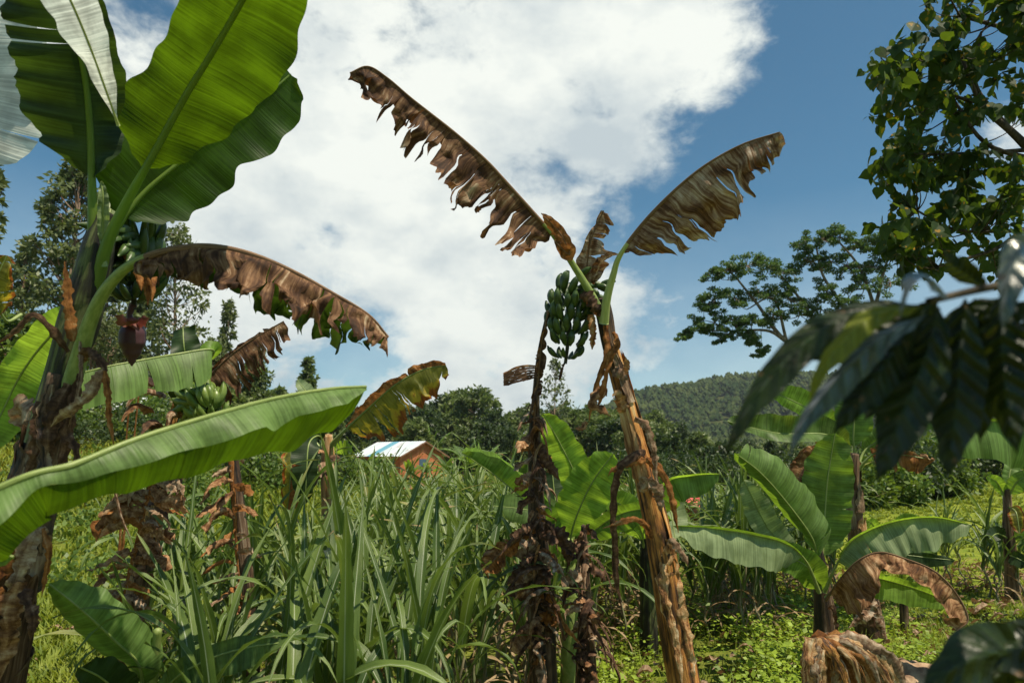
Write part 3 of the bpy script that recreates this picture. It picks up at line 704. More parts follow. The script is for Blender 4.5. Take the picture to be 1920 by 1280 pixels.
def house(label, c, rz, Lx, Wy, wall_h, ridge, rm, z0, name='house', wm=wallm):
    root = thing(name, label, 'house', V((c.x, c.y, z0)))
    R = Matrix.Rotation(rz, 3, 'Z')
    def W(x, y, z): return V((c.x, c.y, z0)) + R @ V((x, y, z))
    w = MB(); a, b = Lx/2, Wy/2
    def quad(mb, ps, uv=None):
        i = [mb.vert(W(*p), (uv[k] if uv else (p[0], p[2]))) for k, p in enumerate(ps)]; mb.face(*i)
    quad(w, ((-a, -b, 0), (a, -b, 0), (a, -b, wall_h), (-a, -b, wall_h))); quad(w, ((a, b, 0), (-a, b, 0), (-a, b, wall_h), (a, b, wall_h)))
    for s in (-1, 1):
        ps = [(s*a, -b, 0), (s*a, b, 0), (s*a, b, wall_h), (s*a, 0, ridge), (s*a, -b, wall_h)]
        i = [w.vert(W(*p), (p[1], p[2])) for p in (ps if s > 0 else ps[::-1])]; w.face(*i)
    w.build('wall', wm, root, smooth=False)
    r = MB(); e = .35; t = .05; sl = (ridge-wall_h)/b
    for s in (-1, 1):
        y1 = s*(b+e); z1 = wall_h - sl*e
        n = 40
        for k in range(n):
            x0 = -a-e + (Lx+2*e)*k/n; x1 = -a-e+(Lx+2*e)*(k+1)/n
            hc = min(.03, Lx*.004); zz = hc*(k % 2)
            for (xa, xb, za, zb) in ((x0, x1, zz, hc-zz),):
                ps = ((xa, y1, z1+t+za), (xb, y1, z1+t+zb), (xb, 0, ridge+t+zb), (xa, 0, ridge+t+za))
                uv = ((xa, 0), (xb, 0), (xb, 3), (xa, 3)); quad(r, ps if s < 0 else ps[::-1], uv if s < 0 else uv[::-1])
    r.build('roof', rm, root, smooth=False)
    f = MB()
    for s in (-1, 1):
        for q in (-1, 1):
            x0 = s*(a+e+.01); ps = ((x0, q*(b+e), wall_h-sl*e-.08), (x0, q*(b+e), wall_h-sl*e+.04), (x0, 0, ridge+.05), (x0, 0, ridge-.08)); quad(f, ps)
    f.build('eave_board', woodm, root, smooth=False)
    def panel(nm, x0, x1, z0_, z1_, m, side):
        mb = MB(); yy = -b-.03
        if side == 'front': ps = [(x0, yy, z0_), (x1, yy, z0_), (x1, yy, z1_), (x0, yy, z1_)]; bk = [(p[0], -b-.001, p[2]) for p in ps]
        else: ps = [(a+.03, x0, z0_), (a+.03, x1, z0_), (a+.03, x1, z1_), (a+.03, x0, z1_)]; bk = [(a+.001, p[1], p[2]) for p in ps]
        i = [mb.vert(W(*p)) for p in ps]; j = [mb.vert(W(*p)) for p in bk]; mb.face(*i)
        for k in range(4): mb.face(i[k], j[k], j[(k+1) % 4], i[(k+1) % 4])
        mb.build(nm, m, root, smooth=False)
    panel('door', -.4, .45, .02, min(2.0, wall_h-.2), darkm, 'front'); panel('window', a*.45, a*.45+.8, .9, min(1.8, wall_h-.3), darkm, 'front'); panel('window', -a*.8, -a*.8+.8, .9, min(1.8, wall_h-.3), darkm, 'front')
    panel('window', -.4, .4, .9, min(1.8, wall_h-.3), darkm, 'side')
    return root
d = 58
rm1 = roofmat('white_sheet_roof', (.58, .66, .70), (.74, .80, .82), (-1.0, -.1, (.12, .36, .48)))
c = P(750, 878, d); house('orange clay house with white and blue sheet metal roof', V((c.x, c.y, 0)), math.radians(-38), 5.4, 5.0, 1.55+.25, 2.85+.05, rm1, .1)
c = P(738, 838, 85); house('tiny far white roof above the orange house', V((c.x, c.y, 0)), math.radians(15), 2.6, 2.6, 3.0, 4.0, roofmat('far_white_roof', (.6, .65, .66), (.75, .78, .78)), 0.0, 'hut')
c = P(1278, 965, 19); house('low hut with a red sheet roof behind the cane', V((c.x, c.y, 0)), math.radians(62), 1.6, 1.4, .45, .84, roofmat('red_sheet_roof', (.50, .07, .06), (.60, .10, .08)), -.3+.15, 'hut')
c = P(236, 750, 62); house('white roof glimpsed between banana leaves on the far slope', V((c.x, c.y, 0)), math.radians(20), 3.0, 2.4, 3.0, 4.0, roofmat('white_roof_slope', (.7, .74, .76), (.8, .83, .84)), H(c.x, c.y)-.6, 'hut')
# low clay wall beside the house
mb = MB()
p0 = P(628, 905, 40); p1 = P(718, 905, 40)
for a_, b_ in ((0, 1),):
    x0, x1, y0, y1, z0, z1 = p0.x, p1.x, p0.y, p0.y+.3, H(p0.x, p0.y)-.3, p0.z+.12
    rows = []
    for i in range(25):
        x = x0+(x1-x0)*i/24; zt = z1 + .06*noise.noise(V((x*3, 0, 0)))
        rows.append([V((x, y0, z0)), V((x, y0, zt)), V((x, y1, zt)), V((x, y1, z0))])
    mb.grid(rows)
o = mb.build('clay_wall', wallm, smooth=False); tag(o, 'low orange clay wall left of the white-roofed house', 'wall')

# ------------------------------------------------------------------ banana leaf builder
def ease(u, pts):
    for i in range(len(pts)-1):
        if u <= pts[i+1][0]:
            t = (u-pts[i][0])/max(1e-6, pts[i+1][0]-pts[i][0]); t = t*t*(3-2*t); return pts[i][1]+(pts[i+1][1]-pts[i][1])*t
    return pts[-1][1]
PROF = ((0, .0), (.03, .34), (.10, .72), (.22, .95), (.45, 1.0), (.70, .92), (.87, .66), (.96, .36), (1, .04))
def banana_leaf(parent, pts, t0, wl, wr, al, ar, mat, matr=None, prof=PROF, profr=None, tears=0, tearsr=None, gap=.25, grav=0.0, ripple=.010, rfreq=16, crumple=0.0,
                jit=0.0, ragged=0.0, lenj=0.0, n=90, nv=9, seed=0, rp=.016, rtip=.003, rib='petiole', label=None, sweep=.10, name='leaf', curl=0.0, ribflat=1.0, rib2=None):
    """pts: (px,py,depth) along petiole and midrib; t0: share of the curve that is bare petiole.
    wl/wr widths in photo pixels left/right of the travel direction; al/ar = (angle at rib, angle at margin) in degrees"""
    rg = random.Random(seed*7+13)
    C, LEN = pxcurve(pts, n); D = [(V(c)-CAM).dot(FW) for c in C]; C = [V(c) for c in C]; T = frames(C)
    mb = MB(); i0 = int(t0*n)
    sds = []
    for side, w, ang, tr, pf in ((-1, wl, al, tears, prof), (1, wr, ar, tears if tearsr is None else tearsr, profr or prof)):
        if w <= 0: continue
        ang = ang if isinstance(ang, tuple) else (ang, ang)
        m = 0 if side < 0 or matr is None else 1
        cuts = sorted([rg.uniform(.05, .98) for _ in range(tr)]); bounds = [0]+cuts+[1]
        ph = rg.uniform(0, 9)
        for k in range(len(bounds)-1):
            ua, ub = bounds[k], bounds[k+1]
            if ub-ua < .006: continue
            m_ = max(3, int((ub-ua)*(n-i0)*1.15)); torn = tr > 0
            ga = gap*rg.uniform(.3, 1.5) if torn else 0; gb = gap*rg.uniform(.3, 1.5) if torn else 0
            dj = rg.gauss(0, jit); cj = rg.gauss(0, jit*1.3); lj = 1-lenj*rg.random(); sw = sweep + (rg.gauss(0, .12) if torn else 0)
            pinch = rg.uniform(.0, .22) if (torn and crumple) else 0; v0 = rg.choice((0, .1, .25, .4, .55)) if torn else 0
            rows = []; uvs = []
            for v_ in range(nv+1):
                v = v_/nv; row = []; uvr = []
                for c_ in range(m_+1):
                    cc = c_/m_
                    a = ua + (ub-ua)*cc
                    q = max(0, (v-v0)/(1-v0))**1.3
                    if torn:
                        lo = ua + (ub-ua)*.5*ga*q; hi = ub - (ub-ua)*.5*gb*q
                        if k == 0: lo = ua
                        if k == len(bounds)-2: hi = ub
                        mid_ = (lo+hi)/2; lo = mid_+(lo-mid_)*(1-pinch*q); hi = mid_+(hi-mid_)*(1-pinch*q)
                        a = lo + (hi-lo)*cc
                    fi = i0 + a*(n-i0); i = min(n-1, int(fi)); f = fi-i
                    c = C[i].lerp(C[i+1], f); t = T[i].lerp(T[min(n, i+1)], f).normalized(); d = D[i]+(D[i+1]-D[i])*f
                    a0 = ua + (ub-ua)*cc
                    wm = w*ease(a0, pf)*d/FPX
                    if ragged: wm *= 1 - ragged*(.5+.5*noise.noise(V((a0*38+seed, side*3, 1)))) * (1 if torn else .5)
                    wm *= 1+.035*math.sin(a0*21+ph)+.03*math.sin(a0*47+ph*2)
                    view = (c-CAM).normalized(); S = view.cross(t).normalized(); Nn = -(t.cross(S)).normalized()
                    if Nn.dot(view) > 0: Nn = -Nn
                    # integrate along v with changing angle
                    p = c.copy(); steps = max(1, v_)
                    for s_ in range(v_):
                        vv = (s_+.5)/nv
                        qq = max(0, (vv-v0)/(1-v0)); th = math.radians(ang[0]+(ang[1]-ang[0])*vv + dj*qq + cj*qq*qq*2)
                        dr = S*(side*math.cos(th)) + Nn*math.sin(th)
                        if curl and torn:
                            dr = dr + Nn*curl*(cc-.5)*(1 if k % 2 else -1)*qq*2
                        if grav: dr = (dr + V((0, 0, -grav*vv))).normalized()
                        dr = (dr + t*(sweep+(sw-sweep)*qq)*(1-.3*vv)).normalized()
                        p = p + dr*(wm/nv*(1-(1-lj)*min(1, qq*1.6)))
                    rip = ripple*(v**1.3)*math.sin(a0*rfreq+ph+1.3*math.sin(a0*rfreq*.37+ph)) + ripple*.35*v*math.sin(a0*rfreq*3.1+ph*2)
                    p = p + Nn*rip
                    if crumple:
                        z = p*14; e = min(1, v*2.2)
                        p = p + V((noise.noise(z), noise.noise(z+V((9, 2, 1))), noise.noise(z+V((3, 8, 5)))))*crumple*e
                        z = p*45; p = p + Nn*noise.noise(z)*crumple*.45*e
                    row.append(p); uvr.append((a*LEN*(1-t0)+seed*.37, v if side > 0 else v))
                rows.append(row); uvs.append(uvr)
            b0 = len(mb.f); mb.grid(rows, uvs, m=m)
            if side > 0: mb.f[b0:] = [tuple(reversed(f)) for f in mb.f[b0:]]
    mats = [M[mat]] + ([M[matr]] if matr else [])
    o = mb.build(name, mats, parent)
    if label: o['label'] = label
    rb = MB(); R = []; n1 = int(n*(t0+.04))
    for i in range(n+1):
        s = i/n
        R.append(rp + (rp*.45-rp)*min(1, s/max(t0, .08))*1.0 if s < max(t0, .08) else rp*.45 + (rtip-rp*.45)*((s-max(t0, .08))/(1-max(t0, .08)))**.8)
    tube(rb, C, R, 10, flat=ribflat)
    for q_ in range(n1*10, n*10): rb.m[q_] = 1
    rb.build('midrib', [M[rib], M[rib2 or rib]], o)
    return o

def pseudostem(parent, pts, mat, seed=0, n=110, seg=44, name='pseudostem', amp=.06, label=None):
    """pts (px,py,d,width px)"""
    C, _ = pxcurve(pts, n); R = [c[3]*.5*((V(c[:3])-CAM).dot(FW))/FPX for c in C]; C = [V(c[:3]) for c in C]; T = frames(C)
    X = T[0].cross(V((0, 1, 0))).normalized(); rows = []; uvs = []; s = 0; mb = MB()
    for i, c in enumerate(C):
        X = (X-T[i]*X.dot(T[i])).normalized(); Y = T[i].cross(X)
        if i: s += (c-C[i-1]).length
        row = []; ur = []
        for j in range(seg+1):
            a = 2*math.pi*(j % seg)/seg
            ca, sa = math.cos(a), math.sin(a)
            # overlapping sheaths: spiral edges
            sh = ((a/(2*math.pi)*3 + s*1.1 + .35*noise.noise(V((ca, sa, s*2.2+seed)))) % 1.0)
            sh2 = ((a/(2*math.pi)*1 - s*2.3 + .5*noise.noise(V((ca*1.5, sa*1.5, s*1.7+seed+7)))) % 1.0)
            rr = R[i]*(1 + amp*(sh-.5) + amp*.9*(sh2-.5) + amp*1.3*noise.noise(V((ca*1.2, sa*1.2, s*3+seed))) + amp*.5*noise.noise(V((ca*7, sa*7, s*2.0+seed))))
            row.append(c+X*ca*rr+Y*sa*rr); ur.append((j/seg*1.0+.02*s, s+seed))
        rows.append(row); uvs.append(ur)
    mb.grid(rows, uvs)
    ce = mb.vert(C[-1]+T[-1]*.01, (.5, s)); b = n*(seg+1)
    for j in range(seg): mb.face(b+j+1, b+j, ce)
    o = mb.build(name, M[mat], parent)
    if label: o['label'] = label
    return C, R, o

def wraps(parent, C, R, n, mats, seed, s0=.02, s1=.95, lmin=.10, lmax=.30, off=.004):
    """old leaf sheaths: partial shells hugging the stem, torn and lifting at the top"""
    rg = random.Random(seed); N = len(C)-1; T = frames(C)
    for k in range(n):
        u0 = s0+(s1-s0)*(k+rg.random())/n; L = rg.uniform(lmin, lmax); u1 = min(.995, u0+L); a0 = -math.pi/2+rg.uniform(-1.9, 1.9); span = rg.uniform(.7, 2.3)
        lift = rg.uniform(.15, 1.0); sway = rg.uniform(-.5, .5); base = off*(1+k*.35 % 2.2); rows = []; uvs = []; m = 18; q = 26; ln = 0
        for i in range(q+1):
            s = i/q; u = u0+(u1-u0)*s; f = u*N; j = min(N-1, int(f)); c = C[j].lerp(C[j+1], f-j); t = T[j]; rr = R[j]
            X = t.cross(V((0, 1, 0))).normalized(); Y = t.cross(X); row = []; ur = []
            for e in range(m+1):
                w = e/m*2-1; ragged = .5*noise.noise(V((w*3, seed, k)))
                half = span*.5*(1-.45*max(0, s-.5)*2*abs(1))*(1+.25*noise.noise(V((s*5, k, seed))))
                a = a0+sway*s+w*half
                top = max(0, (s-(.72+.3*ragged))/.3); edge = max(0, abs(w)-.7)/.3
                r = rr*(1.06+.05*noise.noise(V((a, s*3, k)))) + base + lift*.030*top**2 + .008*edge*(.4+noise.noise(V((s*6, w, k+9)))) + .004*noise.noise(V((a*9, s*9, k)))
                z = -top**2*.03*lift
                row.append(c+X*math.cos(a)*r-Y*math.sin(a)*r+t*(z+ragged*.06*s)); ur.append((a*.16+k*.37, s*L*3+k))
            rows.append(row); uvs.append(ur)
        mb = MB(); mb.grid(rows, uvs); mb.build('dry_sheath', M[mats[k % len(mats)]], parent)
def shreds(parent, mid, n, lpx, wpx, mats, seed, up=.15, name='dry_leaf_strip', asym=(1, 1), fold=.9):
    """ragged side strips of a withered leaf hanging by its rib"""
    rg = random.Random(seed); C, _ = catmull(mid, 60)
    for k in range(n):
        t = (k+rg.random())/n; c = C[int(t*60)]; sd = -1 if rg.random() < asym[0]/(asym[0]+asym[1]) else 1; e = math.sin(math.pi*min(1, max(.12, t*.9+.1)))**.5
        L = lpx*e*rg.uniform(.45, 1.15)*(asym[0] if sd < 0 else asym[1]); y = rg.uniform(-.5, up); dz = rg.uniform(-.25, .10); dr = rg.uniform(.05, .7)
        p = [(c[0], c[1], c[2]-.01), (c[0]+sd*L*.35, c[1]-L*(y+.15), c[2]-.03+dz*.3), (c[0]+sd*L*.75, c[1]-L*y+L*dr*.15, c[2]-.04+dz*.7), (c[0]+sd*L*rg.uniform(.8, 1.05), c[1]-L*y+L*dr*rg.uniform(.4, 1), c[2]-.04+dz)]
        pxstrip(parent, p, wpx*rg.uniform(.4, 1.25), rg.choice(mats), seed*100+k, name, rg.uniform(.6, 1.5)*fold, ((0, .35), (.3, .9), (.75, 1), (1, rg.choice((.2, .6, .9)))), .22, 20, rg.uniform(-2.2, 2.2))

def strip(parent, p0, d0, L, W, mat, seed=0, grav=2.2, curl=.8, n=22, name='dry_sheath', twist=0.0, bend=None, taper=.9, wavy=.15, wdir=None, label=None, nose=.15):
    """a dry ribbon: leaves p0 in direction d0, bends under gravity, cross-section cupped"""
    rg = random.Random(seed*31+5); mb = MB(); p = p0.copy(); d = d0.normalized(); ds = L/n
    side = wdir.normalized() if wdir is not None else d.cross(V((0, 0, 1)) if abs(d.z) < .95 else V((1, 0, 0))).normalized()
    rows = []; uvs = []; ax = rvec(rg)*.8; m = 6
    for i in range(n+1):
        s = i/n
        side = (side - d*side.dot(d)).normalized(); nn = d.cross(side)
        w = W*(1-taper*max(0, (s-nose)/(1-nose))**1.3)*(.85+.3*noise.noise(V((s*4, seed, 0)))+.15)
        row = []
        for j in range(m+1):
            q = j/m*2-1; a = q*curl*(1+.5*s)
            e_ = 1+.35*noise.noise(V((s*16, q*2, seed)))
            off = (side*math.sin(a)/max(curl, .01)*w*.5 + nn*(1-math.cos(a))/max(curl, .01)*w*.5)*e_
            z = (p+off)*20
            row.append(p+off+nn*noise.noise(z)*W*wavy + side*noise.noise(z+V((5, 5, 5)))*W*wavy*.6)
        rows.append(row); uvs.append([(s*L*.6+seed*.13, j/m) for j in range(m+1)])
        p = p + d*ds
        d = (d + V((0, 0, -grav*ds/max(L, .05)*(.5+s))) + ax*ds*wavy*2/max(L, .1)).normalized()
        if bend is not None: d = (d + bend*ds).normalized()
        if twist: side = Matrix.Rotation(twist/n, 3, d) @ side
    mb.grid(rows, uvs); o = mb.build(name, M[mat], parent)
    if label: o['label'] = label
    return o
def pxstrip(parent, pts, wpx, mat, seed=0, name='dry_sheath', curl=.9, prof=((0, .5), (.15, 1), (.7, .8), (1, .1)), wavy=.15, n=40, tw=0.0, label=None, m=6):
    """ribbon along a given path; cupped and crinkled; pts (px,py,d)"""
    curl *= .6; wavy *= 1.7
    C, LEN = pxcurve(pts, n); D = [(V(c)-CAM).dot(FW) for c in C]; C = [V(c) for c in C]; T = frames(C); rows = []; uvs = []
    for i, c in enumerate(C):
        s = i/n; view = (c-CAM).normalized(); S = view.cross(T[i]).normalized(); S = Matrix.Rotation(tw*s + .5*noise.noise(V((s*3, seed, 2))), 3, T[i]) @ S; Nn = T[i].cross(S)
        w = wpx*D[i]/FPX*ease(s, prof)*(1+.35*noise.noise(V((s*7, seed, 4)))); row = []
        for j in range(m+1):
            q = j/m*2-1; a = q*curl
            o_ = S*math.sin(a)/curl*w*.5 + Nn*(1-math.cos(a))/curl*w*.5; z = (c+o_)*26; o_ = o_*(1+.6*noise.noise(V((s*22, q*1.5, seed+3)))); zz = z*2.6
            row.append(c+o_+Nn*(noise.noise(z)*w*wavy+noise.noise(zz)*w*wavy*.5)+S*noise.noise(z+V((7, 3, 1)))*w*.12)
        rows.append(row); uvs.append([(s*LEN*.7+seed*.17, j/m) for j in range(m+1)])
    mb = MB(); mb.grid(rows, uvs); o = mb.build(name, M[mat], parent)
    if label: o['label'] = label
    return o

def finger_mesh(L, r, bend, name, mat):
    mb = MB(); C = []; R = []
    for i in range(11):
        t = i/10; a = bend*t
        C.append(V((math.sin(a)/bend*L*1.0 if bend else L*t, 0, (1-math.cos(a))/bend*L)))
        R.append(r*ease(t, ((0, .35), (.12, .5), (.3, .95), (.6, 1), (.85, .75), (.94, .34), (1, .22))))
    C = [V((c.x, 0, c.z)) for c in C]
    tube(mb, C, R, 6); o = mb.build(name, mat, None)
    return o
def bunch(parent, pts, wpx, rows, per, L, r, mat, seed, up=1.0, prof=None, cam_only=False):
    rg = random.Random(seed); C, _ = pxcurve(pts, 40); D = [(V(c)-CAM).dot(FW) for c in C]; C = [V(c) for c in C]; T = frames(C)
    sb = MB(); tube(sb, C, [.016-.006*i/40 for i in range(41)], 10, rough=.25)
    st = sb.build('fruit_bunch', M['peduncle'], parent)
    protos = []
    for k in range(3):
        o = finger_mesh(L*(1, .9, 1.08)[k], r*(1, 1.05, .95)[k], (1.0, 1.35, .8)[k], 'banana', [M[mat]])
        protos.append(o.data); bpy.data.objects.remove(o)
    X = T[0].cross(V((0, 1, 0))).normalized(); cnt = 0
    for k in range(rows):
        t = (k+.5)/rows; i = int(t*40); ax = T[i]; X = (X-ax*X.dot(ax)).normalized(); Y = ax.cross(X)
        sc = ease(t, prof or ((0, .9), (.35, 1.05), (.8, .95), (1, .75)))
        np_ = max(4, int(per*sc)); a0 = rg.uniform(0, 6)
        for j in range(np_):
            if cnt >= 99: break
            a = a0 + 2*math.pi*j/np_ + rg.uniform(-.12, .12)
            out = X*math.cos(a)+Y*math.sin(a)
            upv = (-ax)*up
            el = math.radians(rg.uniform(22, 46)) + (.35 if t > .85 and up > 0 else 0)*-1
            dx = (out*math.cos(el) + upv*math.sin(el)).normalized(); dz = (upv - dx*upv.dot(dx)).normalized(); dy = dz.cross(dx)
            rad = wpx*.5*D[i]/FPX*sc - L*.62*sc
            p = C[i] + out*max(.012, rad) + ax*rg.uniform(-.012, .012)
            f = bpy.data.objects.new('banana', protos[rg.randrange(3)]); col.objects.link(f)
            Mx = Matrix(((dx.x, dy.x, dz.x, p.x), (dx.y, dy.y, dz.y, p.y), (dx.z, dy.z, dz.z, p.z), (0, 0, 0, 1)))
            f.parent = st; f.matrix_parent_inverse = Matrix.Translation(world_loc(st)).inverted()
            f.matrix_basis = Mx @ Matrix.Scale(sc*rg.uniform(.9, 1.1), 4); cnt += 1
    return st

def plant(name, label, cat, px, py, d, z=None):
    p = P(px, py, d); return thing(name, label, cat, V((p.x, p.y, H(p.x, p.y) if z is None else z)))

# ------------------------------------------------------------------ A: big banana plant at the left
A = plant('banana_plant', 'large fruiting banana plant with dark leaning trunk and maroon flower bud at the left', 'banana plant', -30, 1280, 2.5)
dA = 2.55
stemA = [(-120, 1640, 2.5, 170), (-75, 1450, 2.5, 150), (-25, 1280, 2.5, 108), (18, 1100, 2.52, 94), (52, 950, 2.54, 80), (85, 830, 2.56, 68), (118, 700, 2.58, 60), (146, 610, 2.6, 70), (168, 530, 2.6, 64), (186, 455, 2.6, 52), (200, 400, 2.6, 30)]
tc, tr_, _ = pseudostem(A, stemA[:7], 'trunk_dark', 3, label='dark brown lower stem wrapped in dry sheaths')
wraps(A, tc, tr_, 16, ['trunk_dark', 'dead_dark', 'trunk_dark', 'trunk_brown'], 5, lmin=.10, lmax=.26, s0=.15, s1=.78)
pseudostem(A, stemA[5:], 'trunk_green', 4, name='upper_sheath', amp=.05, label='green sheath blotched with black')
# upright backlit leaf with petiole
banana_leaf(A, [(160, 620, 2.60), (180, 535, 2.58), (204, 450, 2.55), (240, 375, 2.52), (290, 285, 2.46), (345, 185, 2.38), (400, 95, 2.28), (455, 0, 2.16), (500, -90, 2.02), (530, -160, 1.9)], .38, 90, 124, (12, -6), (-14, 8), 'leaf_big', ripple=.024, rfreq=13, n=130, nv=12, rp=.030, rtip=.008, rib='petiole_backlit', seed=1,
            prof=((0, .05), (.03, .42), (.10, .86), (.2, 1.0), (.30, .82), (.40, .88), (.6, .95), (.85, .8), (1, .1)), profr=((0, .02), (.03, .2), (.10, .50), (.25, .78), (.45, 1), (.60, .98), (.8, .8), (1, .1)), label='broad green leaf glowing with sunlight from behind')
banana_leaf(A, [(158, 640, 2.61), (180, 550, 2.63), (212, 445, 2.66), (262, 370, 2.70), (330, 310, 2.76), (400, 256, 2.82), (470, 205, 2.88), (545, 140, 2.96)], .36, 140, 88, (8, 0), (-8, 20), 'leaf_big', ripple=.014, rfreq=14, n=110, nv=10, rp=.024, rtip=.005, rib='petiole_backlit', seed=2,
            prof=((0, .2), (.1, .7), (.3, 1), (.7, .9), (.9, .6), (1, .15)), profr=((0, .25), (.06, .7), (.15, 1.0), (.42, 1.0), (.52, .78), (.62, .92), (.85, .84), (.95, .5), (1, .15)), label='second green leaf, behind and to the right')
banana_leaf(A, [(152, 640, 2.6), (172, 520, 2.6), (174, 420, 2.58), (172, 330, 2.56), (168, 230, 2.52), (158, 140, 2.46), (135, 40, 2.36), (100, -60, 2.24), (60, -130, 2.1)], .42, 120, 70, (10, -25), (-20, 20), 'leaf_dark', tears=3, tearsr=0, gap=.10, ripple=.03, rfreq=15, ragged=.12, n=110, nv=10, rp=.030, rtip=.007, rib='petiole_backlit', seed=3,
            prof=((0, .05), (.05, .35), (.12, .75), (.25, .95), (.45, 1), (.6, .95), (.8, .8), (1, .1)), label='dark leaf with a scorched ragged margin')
banana_leaf(A, [(222, 236, 2.30), (192, 150, 2.20), (158, 60, 2.08), (122, -20, 1.96), (80, -90, 1.84)], 0, 50, 84, (0, 5), (0, -5), 'leaf_white', ripple=.008, rfreq=9, n=70, rp=.006, rtip=.003, seed=4, prof=((0, .02), (.3, .35), (.6, .8), (.8, 1), (1, .8)), profr=((0, .02), (.3, .28), (.6, .5), (.8, .6), (1, .5)), rib='petiole_pale', label='folded leaf underside with sun glare painted white')
banana_leaf(A, [(-160, 420, 2.9), (-60, 300, 2.9), (-10, 180, 2.85), (-20, 60, 2.8), (-25, -60, 2.7)], .3, 60, 92, (0, 0), (10, -15), 'leaf_white', tearsr=2, gap=.05, ripple=.02, rfreq=12, n=70, rp=.01, seed=5, rib='petiole_pale', label='pale leaf at the left border')
banana_leaf(A, [(200, 470, 2.68), (205, 400, 2.75), (235, 345, 2.85), (285, 350, 2.95), (318, 400, 3.0)], .25, 30, 34, (10, 0), (-30, 10), 'leaf_pale', ripple=.02, n=50, rp=.012, seed=6, label='small pale leaf hanging behind the petioles')
banana_leaf(A, [(196, 500, 2.56), (193, 420, 2.54), (193, 370, 2.52), (190, 340, 2.52)], .2, 12, 14, 40, 40, 'leaf_pale', n=40, rp=.012, seed=7, label='short pale young sheath')
# drooping dead leaf to the right: arched petiole
banana_leaf(A, [(128, 740, 2.56), (150, 665, 2.54), (170, 600, 2.51), (197, 545, 2.48), (240, 500, 2.45), (300, 474, 2.42), (380, 462, 2.42), (460, 474, 2.45), (540, 505, 2.5), (620, 548, 2.55), (690, 590, 2.6), (728, 632, 2.63)], .37, 175, 150, (-120, -85), (70, 25), 'leaf_dark', 'dead_char', tears=10, tearsr=24, gap=.30, grav=1.3, ripple=.012, crumple=.048,
            jit=16, ragged=.25, lenj=.45, n=150, nv=12, rp=.036, rtip=.005, rib='petiole', seed=8, curl=.5, sweep=.05,
            prof=((0, .1), (.1, .6), (.3, .95), (.6, 1), (.9, .85), (1, .4)), profr=((0, .15), (.06, .35), (.15, .62), (.4, .80), (.6, .78), (.85, .62), (1, .45)), label='arching leaf whose blade hangs dead and brown in pleats', rib2='petiole_dead')
# leaves low on the left behind the trunk
banana_leaf(A, [(150, 640, 2.75), (130, 600, 2.9), (85, 640, 3.0), (40, 700, 3.05), (5, 770, 3.05), (-40, 860, 3.0)], .10, 52, 36, (0, 15), (20, 0), 'leaf_bright', ripple=.012, n=70, rp=.014, seed=9, label='yellow-green leaf arching down behind the trunk')
banana_leaf(A, [(40, 590, 3.3), (10, 600, 3.2), (-10, 540, 3.1), (12, 480, 3.1)], .35, 24, 30, 0, 0, 'leaf_orange', tears=3, crumple=.02, n=40, rp=.01, seed=10, label='scorched leaf tip')
# flower bud, stalk and bunch
bunch(A, [(222, 470, 2.72), (240, 452, 2.8), (256, 460, 2.84), (258, 500, 2.84), (252, 548, 2.82), (250, 580, 2.82)], 112, 6, 15, .155, .019, 'banana', 21, prof=((0, .75), (.3, 1.0), (.7, 1.15), (1, .8)))
C, _ = pxcurve([(250, 570, 2.82), (243, 590, 2.82), (249, 612, 2.82), (248, 640, 2.82), (247, 686, 2.82)], 40)
mb = MB(); tube(mb, [V(c) for c in C], [2.82/FPX*ease(i/40, ((0, 7), (.18, 5), (.27, 6), (.34, 18), (.48, 23), (.62, 23), (.78, 16), (.92, 7), (1, 1.5))) for i in range(41)], 20)
bud = mb.build('flower_bud', M['bud'], A)
for k, (a, b_, w) in enumerate((((246, 606, 2.80), [(236, 606, 2.77), (226, 598, 2.74), (224, 590, 2.73)], 22), ((250, 605, 2.80), [(260, 606, 2.76), (270, 600, 2.74), (275, 594, 2.74)], 22), ((248, 602, 2.78), [(248, 609, 2.74), (247, 603, 2.70), (246, 596, 2.70)], 30))):
    pxstrip(bud, [a]+b_, w, 'bract', k, 'bract', 1.2, ((0, .6), (.5, 1), (1, .6)), .05, 16)
